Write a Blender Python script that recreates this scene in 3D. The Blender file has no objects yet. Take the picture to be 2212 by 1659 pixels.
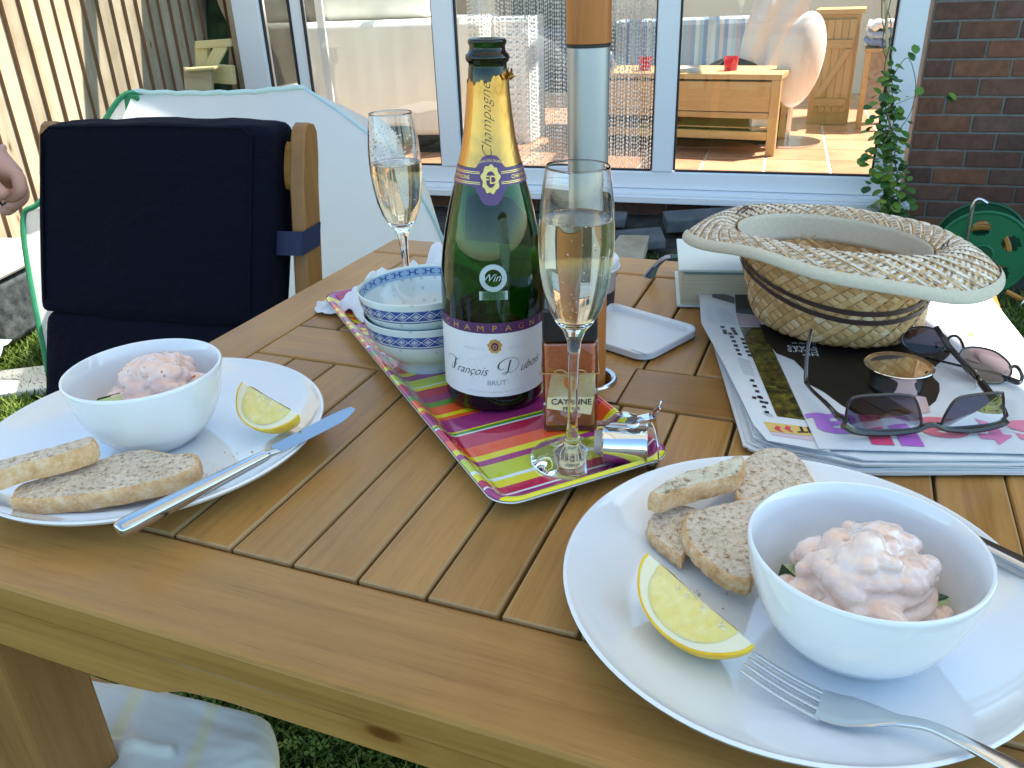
import bpy, bmesh, math, random
import numpy as np
from mathutils import Vector, Matrix, Quaternion
rnd = random.Random(7)
PI = math.pi
SC = bpy.context.scene
COL = SC.collection

# ------------------------------------------------------------------ camera
PITCH, ROLL = math.radians(25.9), math.radians(-2.2)
CAM = Vector((0, 0, 1.08))
cp_, sp_, cr_, sr_ = math.cos(PITCH), math.sin(PITCH), math.cos(ROLL), math.sin(ROLL)
_right = Vector((1, 0, 0)); _fwd = Vector((0, cp_, -sp_)); _up = Vector((0, sp_, cp_))
CX_ = _right * cr_ + _up * sr_
CY_ = _up * cr_ - _right * sr_
cam_data = bpy.data.cameras.new('camera')
cam = bpy.data.objects.new('camera', cam_data); COL.objects.link(cam)
cam.matrix_world = Matrix(((CX_.x, CY_.x, -_fwd.x, CAM.x), (CX_.y, CY_.y, -_fwd.y, CAM.y), (CX_.z, CY_.z, -_fwd.z, CAM.z), (0, 0, 0, 1)))
cam_data.sensor_width = 36; cam_data.lens = 28.8; cam_data.clip_start = 0.02; cam_data.clip_end = 300
SC.camera = cam

# ------------------------------------------------------------------ world, sun, exposure
SUN_EL, SUN_AZ = math.radians(58), math.radians(20)      # azimuth: from +X towards +Y
SUN_DIR = Vector((math.cos(SUN_EL) * math.cos(SUN_AZ), math.cos(SUN_EL) * math.sin(SUN_AZ), math.sin(SUN_EL)))
world = bpy.data.worlds.new('World'); SC.world = world; world.use_nodes = True
wn = world.node_tree; bg = wn.nodes['Background']
sky = wn.nodes.new('ShaderNodeTexSky'); sky.sky_type = 'NISHITA'; sky.sun_disc = False
sky.sun_elevation = SUN_EL; sky.sun_rotation = math.radians(90) - SUN_AZ
tint = wn.nodes.new('ShaderNodeMix'); tint.data_type = 'RGBA'; tint.blend_type = 'MULTIPLY'; tint.inputs[0].default_value = 1; tint.inputs[7].default_value = (.87, 1.0, .98, 1); wn.links.new(sky.outputs[0], tint.inputs[6]); wn.links.new(tint.outputs[2], bg.inputs[0]); bg.inputs[1].default_value = 0.15; sky.ozone_density = .35; sky.dust_density = .6
sun_d = bpy.data.lights.new('sun', 'SUN'); sun_d.energy = 5.0; sun_d.angle = math.radians(0.55); sun_d.color = (1, .95, .87)
sun = bpy.data.objects.new('sun', sun_d); COL.objects.link(sun)
sun.rotation_euler = SUN_DIR.to_track_quat('Z', 'Y').to_euler()
SC.view_settings.view_transform = 'Standard'; SC.view_settings.look = 'None'
SC.view_settings.exposure = 1.66; SC.view_settings.gamma = 1; SC.view_settings.use_curve_mapping = False
SC.cycles.max_bounces = 14; SC.cycles.transmission_bounces = 12; SC.cycles.transparent_max_bounces = 16
SC.cycles.glossy_bounces = 6; SC.cycles.diffuse_bounces = 4
SC.cycles.use_denoising = True; SC.cycles.sample_clamp_indirect = 6

# ------------------------------------------------------------------ helpers
HT = .74                                  # table top height
PSI = math.radians(-22.5)
TU = Vector((math.cos(PSI), math.sin(PSI), 0)); TV = Vector((-math.sin(PSI), math.cos(PSI), 0))
def T(u, v, z=0.0): p = TU * u + TV * v; return Vector((p.x, p.y, z))
def at(x, y, z):
    """world point at height z seen at photograph position (x, y) of 2212 x 1659"""
    d = CX_ * ((x - 1106) / 1769.6) - CY_ * ((y - 829.5) / 1769.6) + _fwd
    return CAM + d * ((z - CAM.z) / d.z)
def atY(x, y, Y):
    d = CX_ * ((x - 1106) / 1769.6) - CY_ * ((y - 829.5) / 1769.6) + _fwd
    return CAM + d * (Y / d.y)

def tag(o, label=None, cat=None, group=None, kind=None):
    if label: o['label'] = label
    if cat: o['category'] = cat
    if group: o['group'] = group
    if kind: o['kind'] = kind
    return o
def empty(name, loc=(0, 0, 0), rz=0, label=None, cat=None, group=None, rot=None, kind=None):
    o = bpy.data.objects.new(name, None); COL.objects.link(o); o.location = loc
    o.rotation_euler = rot if rot else (0, 0, rz); o.empty_display_size = .05
    return tag(o, label, cat, group, kind)

class MB:
    def __init__(s): s.v = []; s.f = []; s.m = []; s.cur = 0
    def add(s, vs, fs):
        b = len(s.v); s.v += [tuple(v) for v in vs]
        for f in fs: s.f.append(tuple(b + i for i in f)); s.m.append(s.cur)
        return s
    def box(s, x0, x1, y0, y1, z0, z1, M=None):
        vs = [Vector((x, y, z)) for z in (z0, z1) for y in (y0, y1) for x in (x0, x1)]
        if M: vs = [M @ v for v in vs]
        return s.add(vs, [(0, 2, 3, 1), (4, 5, 7, 6), (0, 1, 5, 4), (1, 3, 7, 5), (3, 2, 6, 7), (2, 0, 4, 6)])
    def lathe(s, prof, n=48, c=(0, 0, 0), sx=1, sy=1, a0=0, a1=2 * PI):
        full = abs(a1 - a0 - 2 * PI) < 1e-6; m = n if full else n + 1
        vs = []
        for r, z in prof:
            for i in range(m):
                a = a0 + (a1 - a0) * i / n
                vs.append((c[0] + r * math.cos(a) * sx, c[1] + r * math.sin(a) * sy, c[2] + z))
        fs = []
        for j in range(len(prof) - 1):
            for i in range(n):
                i2 = (i + 1) % m
                a, b, c2, d = j * m + i, j * m + i2, (j + 1) * m + i2, (j + 1) * m + i
                fs.append((a, b, c2, d))
        return s.add(vs, fs)
    def tube(s, pts, r, n=8, closed=False, cap=True, flat=1.0, up=None):
        pts = [Vector(p) for p in pts]; rs = r if hasattr(r, '__len__') else [r] * len(pts)
        N = len(pts); vs = []; prev = None
        for i, p in enumerate(pts):
            if closed: t = (pts[(i + 1) % N] - pts[i - 1])
            else: t = pts[min(i + 1, N - 1)] - pts[max(i - 1, 0)]
            t = t.normalized() if t.length > 1e-12 else Vector((0, 0, 1))
            if up is not None: nn = Vector(up) - t * t.dot(Vector(up))
            elif prev is None: nn = t.orthogonal()
            else: nn = prev - t * t.dot(prev)
            if nn.length < 1e-9: nn = t.orthogonal()
            nn.normalize(); prev = nn; bb = t.cross(nn)
            for k in range(n):
                a = 2 * PI * k / n
                vs.append(p + nn * (math.cos(a) * rs[i] * flat) + bb * (math.sin(a) * rs[i]))
        fs = []
        for i in range(N if closed else N - 1):
            j = (i + 1) % N
            for k in range(n):
                k2 = (k + 1) % n; fs.append((i * n + k, i * n + k2, j * n + k2, j * n + k))
        if cap and not closed:
            fs.append(tuple(reversed(range(n)))); fs.append(tuple((N - 1) * n + k for k in range(n)))
        return s.add(vs, fs)
    def prism(s, poly, z0, z1, M=None):
        n = len(poly)
        vs = [Vector((x, y, z0)) for x, y in poly] + [Vector((x, y, z1)) for x, y in poly]
        if M: vs = [M @ v for v in vs]
        return s.add(vs, [tuple(reversed(range(n))), tuple(range(n, 2 * n))] + [(i, (i + 1) % n, n + (i + 1) % n, n + i) for i in range(n)])
    def grid(s, fn, nu, nv, cu=False):
        vs = []; m = nu if cu else nu + 1
        for j in range(nv + 1):
            for i in range(m): vs.append(fn(i / nu, j / nv))
        fs = [(j * m + i, j * m + (i + 1) % m, (j + 1) * m + (i + 1) % m, (j + 1) * m + i) for j in range(nv) for i in range(nu)]
        return s.add(vs, fs)
    def quad(s, a, b, c, d): return s.add([a, b, c, d], [(0, 1, 2, 3)])
    def build(s, name, mat, parent=None, smooth=False, bevel=0, seg=2, angle=35, loc=None, rot=None, sub=0, solid=0, kind=None, weld=False):
        me = bpy.data.meshes.new(name); me.from_pydata(s.v, [], s.f)
        for mt in (mat if isinstance(mat, (list, tuple)) else [mat]): me.materials.append(mt)
        if any(s.m): me.polygons.foreach_set('material_index', s.m)
        if weld:
            bm = bmesh.new(); bm.from_mesh(me); bmesh.ops.remove_doubles(bm, verts=bm.verts, dist=1e-5); bmesh.ops.recalc_face_normals(bm, faces=bm.faces); bm.to_mesh(me); bm.free()
        if smooth:
            me.polygons.foreach_set('use_smooth', [True] * len(me.polygons))
            if angle < 180: me.set_sharp_from_angle(angle=math.radians(angle))
        me.update()
        return link(name, me, parent, bevel, seg, loc, rot, sub, solid, kind)
def link(name, me, parent=None, bevel=0, seg=2, loc=None, rot=None, sub=0, solid=0, kind=None):
    o = bpy.data.objects.new(name, me); COL.objects.link(o)
    if parent: o.parent = parent
    if loc is not None: o.location = loc
    if rot is not None: o.rotation_euler = rot
    if solid: m = o.modifiers.new('s', 'SOLIDIFY'); m.thickness = solid; m.offset = 0
    if bevel:
        m = o.modifiers.new('b', 'BEVEL'); m.width = bevel; m.segments = seg; m.limit_method = 'ANGLE'; m.angle_limit = math.radians(40); m.harden_normals = False
    if sub: m = o.modifiers.new('u', 'SUBSURF'); m.levels = sub; m.render_levels = sub
    if kind: o['kind'] = kind
    return o
def copy_tree(o, parent=None, loc=None, rot=None):
    c = o.copy(); COL.objects.link(c)
    if parent: c.parent = parent
    if loc is not None: c.location = loc
    if rot is not None: c.rotation_euler = rot
    for ch in list(o.children): copy_tree(ch, c)
    return c
def baked(o):
    """evaluate modifiers into the mesh"""
    bpy.context.view_layer.update()
    dg = bpy.context.evaluated_depsgraph_get(); me = bpy.data.meshes.new_from_object(o.evaluated_get(dg))
    o.modifiers.clear(); o.data = me; return o

# ------------------------------------------------------------------ materials
def mat(name, col=(.5, .5, .5), rough=.5, metal=0, spec=.5, coat=0, trans=0, ior=1.45, sss=0, sssr=(.01, .006, .004), sheen=0):
    m = bpy.data.materials.new(name); m.use_nodes = True; b = m.node_tree.nodes['Principled BSDF']
    b.inputs['Base Color'].default_value = (*col, 1); b.inputs['Roughness'].default_value = rough; b.inputs['Metallic'].default_value = metal
    b.inputs['Specular IOR Level'].default_value = spec; b.inputs['Coat Weight'].default_value = coat; b.inputs['Coat Roughness'].default_value = .05
    b.inputs['Transmission Weight'].default_value = trans; b.inputs['IOR'].default_value = ior
    if sss: b.inputs['Subsurface Weight'].default_value = sss; b.inputs['Subsurface Radius'].default_value = sssr; b.inputs['Subsurface Scale'].default_value = 1
    if sheen: b.inputs['Sheen Weight'].default_value = sheen
    return m
def N(m, t, **kw):
    n = m.node_tree.nodes.new(t)
    for k, v in kw.items(): setattr(n, k, v)
    return n
def L(m, a, b): m.node_tree.links.new(a, b)
def P(m): return m.node_tree.nodes['Principled BSDF']
def coords(m, scale=(1, 1, 1), src='Object', rand=False, rot=None):
    tc = N(m, 'ShaderNodeTexCoord'); mp = N(m, 'ShaderNodeMapping'); mp.inputs['Scale'].default_value = scale
    if rot: mp.inputs['Rotation'].default_value = rot
    out = tc.outputs[src]
    if rand:
        oi = N(m, 'ShaderNodeObjectInfo'); mu = N(m, 'ShaderNodeMath', operation='MULTIPLY'); mu.inputs[1].default_value = 37
        cb = N(m, 'ShaderNodeCombineXYZ'); ad = N(m, 'ShaderNodeVectorMath', operation='ADD')
        L(m, oi.outputs['Random'], mu.inputs[0])
        for i in range(3): L(m, mu.outputs[0], cb.inputs[i])
        L(m, out, ad.inputs[0]); L(m, cb.outputs[0], ad.inputs[1]); out = ad.outputs[0]
    L(m, out, mp.inputs['Vector']); return mp.outputs[0]
def noise(m, vec, scale=5, detail=4, rough=.55, dist=0):
    n = N(m, 'ShaderNodeTexNoise'); n.inputs['Scale'].default_value = scale; n.inputs['Detail'].default_value = detail
    n.inputs['Roughness'].default_value = rough; n.inputs['Distortion'].default_value = dist
    L(m, vec, n.inputs['Vector']); return n.outputs['Fac']
def ramp(m, fac, stops, interp='LINEAR'):
    r = N(m, 'ShaderNodeValToRGB'); r.color_ramp.interpolation = interp; e = r.color_ramp.elements
    while len(e) < len(stops): e.new(.5)
    for i, (p, c) in enumerate(stops): e[i].position = p; e[i].color = (*c, 1) if len(c) == 3 else c
    L(m, fac, r.inputs[0]); return r.outputs[0]
def mixc(m, fac, a, b, mode='MIX'):
    n = N(m, 'ShaderNodeMix', data_type='RGBA', blend_type=mode)
    for s, v in ((0, fac), (6, a), (7, b)):
        if hasattr(v, 'is_linked'): L(m, v, n.inputs[s])
        else: n.inputs[s].default_value = v if s == 0 else (*v, 1)
    return n.outputs[2]
def bump(m, h, strength=.3, dist=.01):
    b = N(m, 'ShaderNodeBump'); b.inputs['Strength'].default_value = strength; b.inputs['Distance'].default_value = dist
    L(m, h, b.inputs['Height']); L(m, b.outputs[0], P(m).inputs['Normal'])
def objrand(m): return N(m, 'ShaderNodeObjectInfo').outputs['Random']
def wood(name, c1, c2, axis=0, rough=.45, grain=1.0, vary=.25, bs=.15, spec=.4, fine=220, knots=0):
    """wood with its grain along the given local axis; worn = paler bevelled edges"""
    m = mat(name, rough=rough, spec=spec)
    sc = [30 * grain] * 3; sc[axis] = 1.8 * grain
    v = coords(m, sc, rand=True); n1 = noise(m, v, 1.0, 8, .7, 1.4)
    sc2 = [fine] * 3; sc2[axis] = 6; v2 = coords(m, sc2, rand=True); n2 = noise(m, v2, 1, 3, .6)
    sc4 = [620] * 3; sc4[axis] = 26; n4 = noise(m, coords(m, sc4, rand=True), 1, 2, .6)
    v3 = coords(m, (3, 3, 3), rand=True); n3 = noise(m, v3, 1.4, 3)
    f = N(m, 'ShaderNodeMath', operation='MULTIPLY_ADD'); L(m, n2, f.inputs[0]); f.inputs[1].default_value = .4; L(m, n1, f.inputs[2])
    mid = tuple((a * .55 + b * .45) for a, b in zip(c1, c2)); dk = tuple(x * .62 for x in c2)
    c = ramp(m, f.outputs[0], [(.34, dk), (.48, c2), (.66, mid), (.88, c1)])
    pores = ramp(m, n4, [(.28, (.80, .77, .73)), (.40, (1, 1, 1))]); c = mixc(m, 1, c, pores, 'MULTIPLY')
    if knots:      # sparse dark knots with a paler halo, stretched a little along the grain
        ks = [knots] * 3; ks[axis] = knots * .45; kv = coords(m, ks, rand=True); vo = N(m, 'ShaderNodeTexVoronoi'); L(m, kv, vo.inputs['Vector']); vo.inputs['Scale'].default_value = 1
        c = mixc(m, 1, c, ramp(m, vo.outputs['Distance'], [(.0, (.30, .20, .14)), (.035, (.40, .28, .20)), (.06, (.85, .78, .68)), (.13, (1, 1, 1))]), 'MULTIPLY')
        st = noise(m, coords(m, (1, 1, 1), rand=True), 5.5, 4, .6); c = mixc(m, 1, c, ramp(m, st, [(.32, (.82, .78, .72)), (.5, (1, 1, 1)), (.72, (1.08, 1.06, 1.02))]), 'MULTIPLY')
    dark = tuple(x * (1 - vary) for x in (1, 1, 1)); w = N(m, 'ShaderNodeMath', operation='ADD'); L(m, n3, w.inputs[0]); L(m, objrand(m), w.inputs[1])
    tone = ramp(m, w.outputs[0], [(.3, dark), (1.3, (1.0, 1.0, 1.0))])
    L(m, mixc(m, 1.0, c, tone, 'MULTIPLY'), P(m).inputs['Base Color'])
    rr = ramp(m, n1, [(.3, (rough * .8,) * 3), (.7, (min(1, rough * 1.3),) * 3)]); L(m, rr, P(m).inputs['Roughness'])
    bump(m, f.outputs[0], bs, .001); return m
def varied(name, c1, c2, scale=8, rough=.5, detail=5, bs=0, bd=.002, src='Object', rand=False, stretch=(1, 1, 1), **kw):
    m = mat(name, rough=rough, **kw); v = coords(m, stretch, src=src, rand=rand); n = noise(m, v, scale, detail)
    L(m, ramp(m, n, [(.3, c1), (.7, c2)]), P(m).inputs['Base Color'])
    if bs: bump(m, n, bs, bd)
    return m

def text_mesh(s, size=1, shear=0, bold=0, align='CENTER', space=1.0, res=3):
    """letters as flat triangulated mesh: list of 2-D points and faces"""
    cu = bpy.data.curves.new('t', 'FONT'); cu.body = s; cu.size = size; cu.shear = shear; cu.offset = bold; cu.align_x = align; cu.space_character = space
    cu.resolution_u = res; o = bpy.data.objects.new('t', cu); COL.objects.link(o); bpy.context.view_layer.update()
    me = bpy.data.meshes.new_from_object(o.evaluated_get(bpy.context.evaluated_depsgraph_get()))
    vs = [(v.co.x, v.co.y) for v in me.vertices]; fs = [tuple(p.vertices) for p in me.polygons]
    bpy.data.objects.remove(o); bpy.data.curves.remove(cu); bpy.data.meshes.remove(me); return vs, fs
def ribbon(pts, w):
    """2-D polyline with a width per point -> flat strip"""
    vs = []; n = len(pts)
    for i, (x, y) in enumerate(pts):
        a, b = pts[max(i - 1, 0)], pts[min(i + 1, n - 1)]; dx, dy = b[0] - a[0], b[1] - a[1]; l = math.hypot(dx, dy) or 1
        ww = w[i] if hasattr(w, '__len__') else w
        vs += [(x - dy / l * ww, y + dx / l * ww), (x + dy / l * ww, y - dx / l * ww)]
    return vs, [(2 * i, 2 * i + 1, 2 * i + 3, 2 * i + 2) for i in range(n - 1)]
def spline(ctrl, n=8):
    """Catmull-Rom through control points of any dimension"""
    c = [np.array(p, float) for p in ctrl]; c = [2 * c[0] - c[1]] + c + [2 * c[-1] - c[-2]]; out = []
    for i in range(1, len(c) - 2):
        for k in range(n):
            t = k / n; a, b, d, e = c[i - 1], c[i], c[i + 1], c[i + 2]
            out.append(.5 * ((2 * b) + (d - a) * t + (2 * a - 5 * b + 4 * d - e) * t * t + (3 * b - a - 3 * d + e) * t ** 3))
    out.append(c[-2]); return [Vector(p) for p in out] if len(out[0]) == 3 else out
def fbm(x, y, seed=0):
    s = 0; a = 1
    for k in range(4):
        s += a * math.sin(x * 1.7 + seed * 1.3 + k * 2.1 + 1.5 * math.sin(y * 1.3 + seed + k)) * math.cos(y * 1.9 - seed * .7 + k * 1.7 + math.sin(x * 1.1 - k)); x *= 1.9; y *= 1.9; a *= .5
    return s
# ------------------------------------------------------------------ shared materials
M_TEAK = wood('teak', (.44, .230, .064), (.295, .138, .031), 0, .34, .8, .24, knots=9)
M_TEAKE = wood('teak_worn_edge', (.42, .27, .125), (.31, .175, .065), 0, .55, 1.0, .2)
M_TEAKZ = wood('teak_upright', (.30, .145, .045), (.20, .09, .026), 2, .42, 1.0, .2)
M_FENCE = wood('fence_board', (.46, .39, .28), (.36, .28, .17), 2, .85, .35, .35, .3, .2, 120, knots=7)
M_FENCE_EDGE = mat('fence_board_edge', (.20, .10, .045), .85)
M_FENCE2 = wood('fence_grey', (.36, .31, .2), (.25, .2, .13), 2, .85, .5, .3, .4, .2)
M_OAK = wood('oak', (.55, .36, .16), (.44, .26, .10), 0, .45, .8, .15)
M_OAKZ = wood('oak_upright', (.55, .36, .16), (.44, .26, .10), 2, .45, .8, .15)
M_UPVC = mat('white_upvc', (.78, .80, .82), .28)
M_SEAL = mat('black_seal', (.02, .02, .022), .5)
M_WHITE = mat('white_paint', (.8, .8, .79), .5)
M_CHROME = mat('polished_steel', (.75, .76, .78), .07, 1)
M_STEEL = mat('satin_steel', (.62, .63, .65), .22, 1)
M_PORC = mat('white_porcelain', (.76, .78, .80), .10, coat=.8, spec=.6)
M_BLACK = mat('black_plastic', (.012, .012, .014), .3)
# ---- brick
M_MORTAR = varied('mortar', (.15, .15, .135), (.21, .205, .185), 40, .95, bs=.4)
M_BRICK = mat('brick', rough=.9, spec=.2)
_v = coords(M_BRICK, (1, 1, 1), rand=True); _n = noise(M_BRICK, _v, 22, 6, .65)
_r = ramp(M_BRICK, objrand(M_BRICK), [(0, (.175, .082, .052)), (.3, (.115, .066, .052)), (.55, (.205, .094, .056)), (.8, (.145, .085, .066)), (1, (.235, .105, .056))])
_c = mixc(M_BRICK, 1, _r, ramp(M_BRICK, _n, [(.25, (.6, .6, .62)), (.75, (1.25, 1.22, 1.2))]), 'MULTIPLY')
L(M_BRICK, _c, P(M_BRICK).inputs['Base Color']); bump(M_BRICK, _n, .6, .004)
# ---- tile
M_TILE = mat('terracotta', rough=.3, spec=.5)
_n = noise(M_TILE, coords(M_TILE, (1, 1, 1), rand=True), 6, 4)
_r = ramp(M_TILE, objrand(M_TILE), [(0, (.50, .25, .14)), (1, (.62, .34, .20))])
L(M_TILE, mixc(M_TILE, 1, _r, ramp(M_TILE, _n, [(.3, (.8, .8, .8)), (.7, (1.15, 1.12, 1.1))]), 'MULTIPLY'), P(M_TILE).inputs['Base Color'])
# ---- thin glass (pane): transparent with a fresnel sheen, lets sun through
def pane_mat(name, tint=(.96, .98, .97), refl=1.0):
    m = bpy.data.materials.new(name); m.use_nodes = True; nt = m.node_tree; nt.nodes.remove(nt.nodes['Principled BSDF'])
    out = nt.nodes['Material Output']; tr = N(m, 'ShaderNodeBsdfTransparent'); tr.inputs[0].default_value = (*tint, 1)
    gl = N(m, 'ShaderNodeBsdfGlossy'); gl.inputs['Roughness'].default_value = .01; gl.inputs[0].default_value = (refl, refl, refl, 1)
    fr = N(m, 'ShaderNodeFresnel'); fr.inputs[0].default_value = 1.5; mx = N(m, 'ShaderNodeMixShader')
    ml = N(m, 'ShaderNodeMath', operation='MULTIPLY'); ml.inputs[1].default_value = 1.7; L(m, fr.outputs[0], ml.inputs[0])
    L(m, ml.outputs[0], mx.inputs[0]); L(m, tr.outputs[0], mx.inputs[1]); L(m, gl.outputs[0], mx.inputs[2]); L(m, mx.outputs[0], out.inputs[0]); return m
M_PANE = pane_mat('window_glass')
def sheet_mat(name, col, trans, transp=0, rough=.5):
    """thin translucent sheet"""
    m = bpy.data.materials.new(name); m.use_nodes = True; nt = m.node_tree; b = P(m); b.inputs['Base Color'].default_value = (*col, 1); b.inputs['Roughness'].default_value = rough
    out = nt.nodes['Material Output']; tl = N(m, 'ShaderNodeBsdfTranslucent'); tl.inputs[0].default_value = (*col, 1); mx = N(m, 'ShaderNodeMixShader'); mx.inputs[0].default_value = trans
    L(m, b.outputs[0], mx.inputs[1]); L(m, tl.outputs[0], mx.inputs[2]); last = mx
    if transp:
        tr = N(m, 'ShaderNodeBsdfTransparent'); m2 = N(m, 'ShaderNodeMixShader'); m2.inputs[0].default_value = transp
        L(m, mx.outputs[0], m2.inputs[1]); L(m, tr.outputs[0], m2.inputs[2]); last = m2
    L(m, last.outputs[0], out.inputs[0]); return m

# ------------------------------------------------------------------ ground and grass
M_SOIL = varied('lawn_soil', (.03, .035, .015), (.055, .065, .022), 14, .95, bs=.6, bd=.02)
g = MB(); g.grid(lambda a, b: (-60 + 120 * a, -60 + 120 * b, 0), 4, 4); tag(g.build('ground', M_SOIL), kind='structure')
M_GRASS = mat('grass', rough=.55, spec=.3)
_n = noise(M_GRASS, coords(M_GRASS, (1, 1, 1)), 30, 3)
L(M_GRASS, ramp(M_GRASS, _n, [(.25, (.035, .07, .008)), (.5, (.075, .125, .014)), (.8, (.20, .22, .04))]), P(M_GRASS).inputs['Base Color'])
P(M_GRASS).inputs['Subsurface Weight'].default_value = 0
def grass(regions, seed):
    R = np.random.default_rng(seed); V = []; F = []; k = 0
    for (x0, x1, y0, y1, n, h, w) in regions:
        xs = R.uniform(x0, x1, n); ys = R.uniform(y0, y1, n); an = R.uniform(0, 2 * PI, n); hh = h * R.uniform(.5, 1.25, n); le = R.uniform(.2, 1.1, n); la = R.uniform(0, 2 * PI, n); ww = w * R.uniform(.6, 1.3, n)
        for i in range(n):
            dx, dy = math.cos(an[i]) * ww[i], math.sin(an[i]) * ww[i]; lx, ly = math.cos(la[i]) * le[i] * hh[i], math.sin(la[i]) * le[i] * hh[i]
            V += [(xs[i] - dx, ys[i] - dy, 0), (xs[i] + dx, ys[i] + dy, 0), (xs[i] + dx * .8 + lx * .4, ys[i] + dy * .8 + ly * .4, hh[i] * .6), (xs[i] - dx * .8 + lx * .4, ys[i] - dy * .8 + ly * .4, hh[i] * .6), (xs[i] + lx, ys[i] + ly, hh[i])]
            F += [(k, k + 1, k + 2, k + 3), (k + 3, k + 2, k + 4)]; k += 5
    me = bpy.data.meshes.new('grass'); me.from_pydata(V, [], F); me.materials.append(M_GRASS); o = link('grass', me); return tag(o, kind='stuff')
grass([(-1.7, 1.6, .3, 2.2, 42000, .035, .0022), (-1.9, -.9, 1.8, 2.9, 16000, .04, .003), (-.6, .9, .55, 1.25, 26000, .03, .0026), (.3, 2.4, 1.8, 3.4, 24000, .035, .003), (-1.8, 2.5, -1.0, .3, 9000, .035, .004)], 3)
# clover leaves in the near shade under the table
def clover():
    R = np.random.default_rng(9); V = []; F = []; k = 0
    for i in range(5200):
        x, y = R.uniform(-.65, .75), R.uniform(.6, 1.35); z = R.uniform(.01, .035); s = R.uniform(.005, .009); a0 = R.uniform(0, 2 * PI); tx, ty = R.normal(0, .35, 2)
        for q in range(3):
            a = a0 + q * 2 * PI / 3; ca, sa = math.cos(a), math.sin(a); pts = [(0, 0), (.7, -.45), (1.1, -.25), (1.0, 0), (1.1, .25), (.7, .45)]
            for (px, py) in pts:
                dx, dy = (px * ca - py * sa) * s, (px * sa + py * ca) * s; V.append((x + dx, y + dy, z + dx * tx + dy * ty + abs(py) * s * .3))
            F.append(tuple(range(k, k + 6))); k += 6
    me = bpy.data.meshes.new('clover'); me.from_pydata(V, [], F); me.materials.append(M_GRASS); return tag(link('clover', me), kind='stuff')
clover()

# ------------------------------------------------------------------ fence on the left
FD = Vector((math.sin(math.radians(10)), math.cos(math.radians(10)), 0)); FN = Vector((-FD.y, FD.x, 0))   # FN points away from the garden
F0 = Vector((-1.894, 3.458, 0))
fence = empty('close_board_fence', F0, math.atan2(FD.y, FD.x), 'tall close board fence of pale vertical boards along the left of the garden', 'fence')
bmb = MB(); 
# feather edged board: local x along the fence, thick edge overlaps the thin edge of the next
bmb.add([(-.052, -.020, 0), (.062, -.001, 0), (.062, .005, 0), (-.052, .004, 0), (-.052, -.020, 1.8), (.062, -.001, 1.8), (.062, .005, 1.8), (-.052, .004, 1.8)], [(0, 1, 2, 3), (7, 6, 5, 4), (0, 4, 5, 1), (1, 5, 6, 2), (2, 6, 7, 3), (3, 7, 4, 0)]); bmb.m[-1] = 1
b0 = bmb.build('fence_board', [M_FENCE, M_FENCE_EDGE], fence)
for i in range(-26, 22):
    o = b0 if i == -26 else b0.copy()
    if i != -26: COL.objects.link(o); o.parent = fence
    # boards tilt in plan so that each one steps proud of the next
    o.location = ((i + .5) * .1, rnd.uniform(-.002, .002), .04); o.rotation_euler = (0, rnd.uniform(-.006, .006), 0)
r0 = MB(); r0.box(-2.7, 2.2, .03, .065, -.045, .045)
for z in (.35, 1.0, 1.6): r0.build('rail', M_FENCE2, fence, loc=(0, 0, z))
gb = MB(); gb.box(-2.7, 2.2, -.005, .02, 0, .15); gb.build('gravel_board', M_FENCE2, fence, loc=(0, .01, 0), bevel=.003)

# ------------------------------------------------------------------ wall line: house front and garden room
WPH = math.radians(-18); HD = Vector((math.cos(WPH), math.sin(WPH), 0)); HN = Vector((-HD.y, HD.x, 0))      # HN points into the house
W0 = Vector((1.8, 3.72, 0))
def W(s, w, z): p = W0 + HD * s + HN * w; return Vector((p.x, p.y, z))
house = empty('brick_house', W0, WPH, 'house with dark red brick wall in shade at the right beyond the table', 'house')
BL, BH, CO = .215, .065, .075
bk = MB(); bk.box(-BL / 2, BL / 2, 0, .1, 0, BH); brick0 = bk.build('brick', M_BRICK, house, bevel=.0025, seg=1)
brick0 = baked(brick0)
mw = MB(); mw.box(.02, 4.2, .006, .25, 0, 5.2); mw.build('wall_core', M_MORTAR, house)
first = True; zc = .142 - 2 * CO
def lay(s, z, ln=None):
    global first
    o = brick0 if first else brick0.copy()
    if not first: COL.objects.link(o); o.parent = house
    first = False
    o.location = (s, rnd.uniform(-.0015, .0015), z)
    if ln: o.scale = (ln / BL, 1, 1)
    o.rotation_euler = (0, 0, rnd.uniform(-.004, .004))
row = 0
z = zc
while z < 1.25:
    s = .022 + (BL / 2 if row % 2 == 0 else BL / 4 - .002)
    if row % 2: lay(.022 + (BL / 2 - .01) / 2, z, BL / 2 - .01); s = .022 + BL / 2 + BL / 2
    while s < 1.75: lay(s, z); s += BL + .01
    z += CO; row += 1
ub = MB()
z2 = z
while z2 < 5.1:        # courses above the picture, joined
    s = .13 if row % 2 == 0 else .24
    while s < 4.1: ub.box(s - BL / 2, s + BL / 2, 0, .05, z2, z2 + BH); s += BL + .01
    z2 += CO; row += 1
ub.build('upper_bricks', M_BRICK, house, kind='stuff')
sb = MB()
for k in range(17):
    s = 1.9
    zz = zc + CO * k
    while s < 4.1: sb.box(s - BL / 2, s + BL / 2, 0, .05, zz, zz + BH); s += BL + .01
sb.build('far_bricks', M_BRICK, house, kind='stuff')
M_ROOFT = varied('roof_tiles', (.1, .06, .05), (.17, .1, .08), 8, .9)
rf = MB(); rf.prism([(-.3, 5.2), (2.5, 7.0), (2.5, 6.85), (-.3, 5.05)], -.3, 4.4, Matrix(((0, 0, 1, 0), (1, 0, 0, 0), (0, 1, 0, 0), (0, 0, 0, 1)))); rf.build('roof', M_ROOFT, house)

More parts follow.
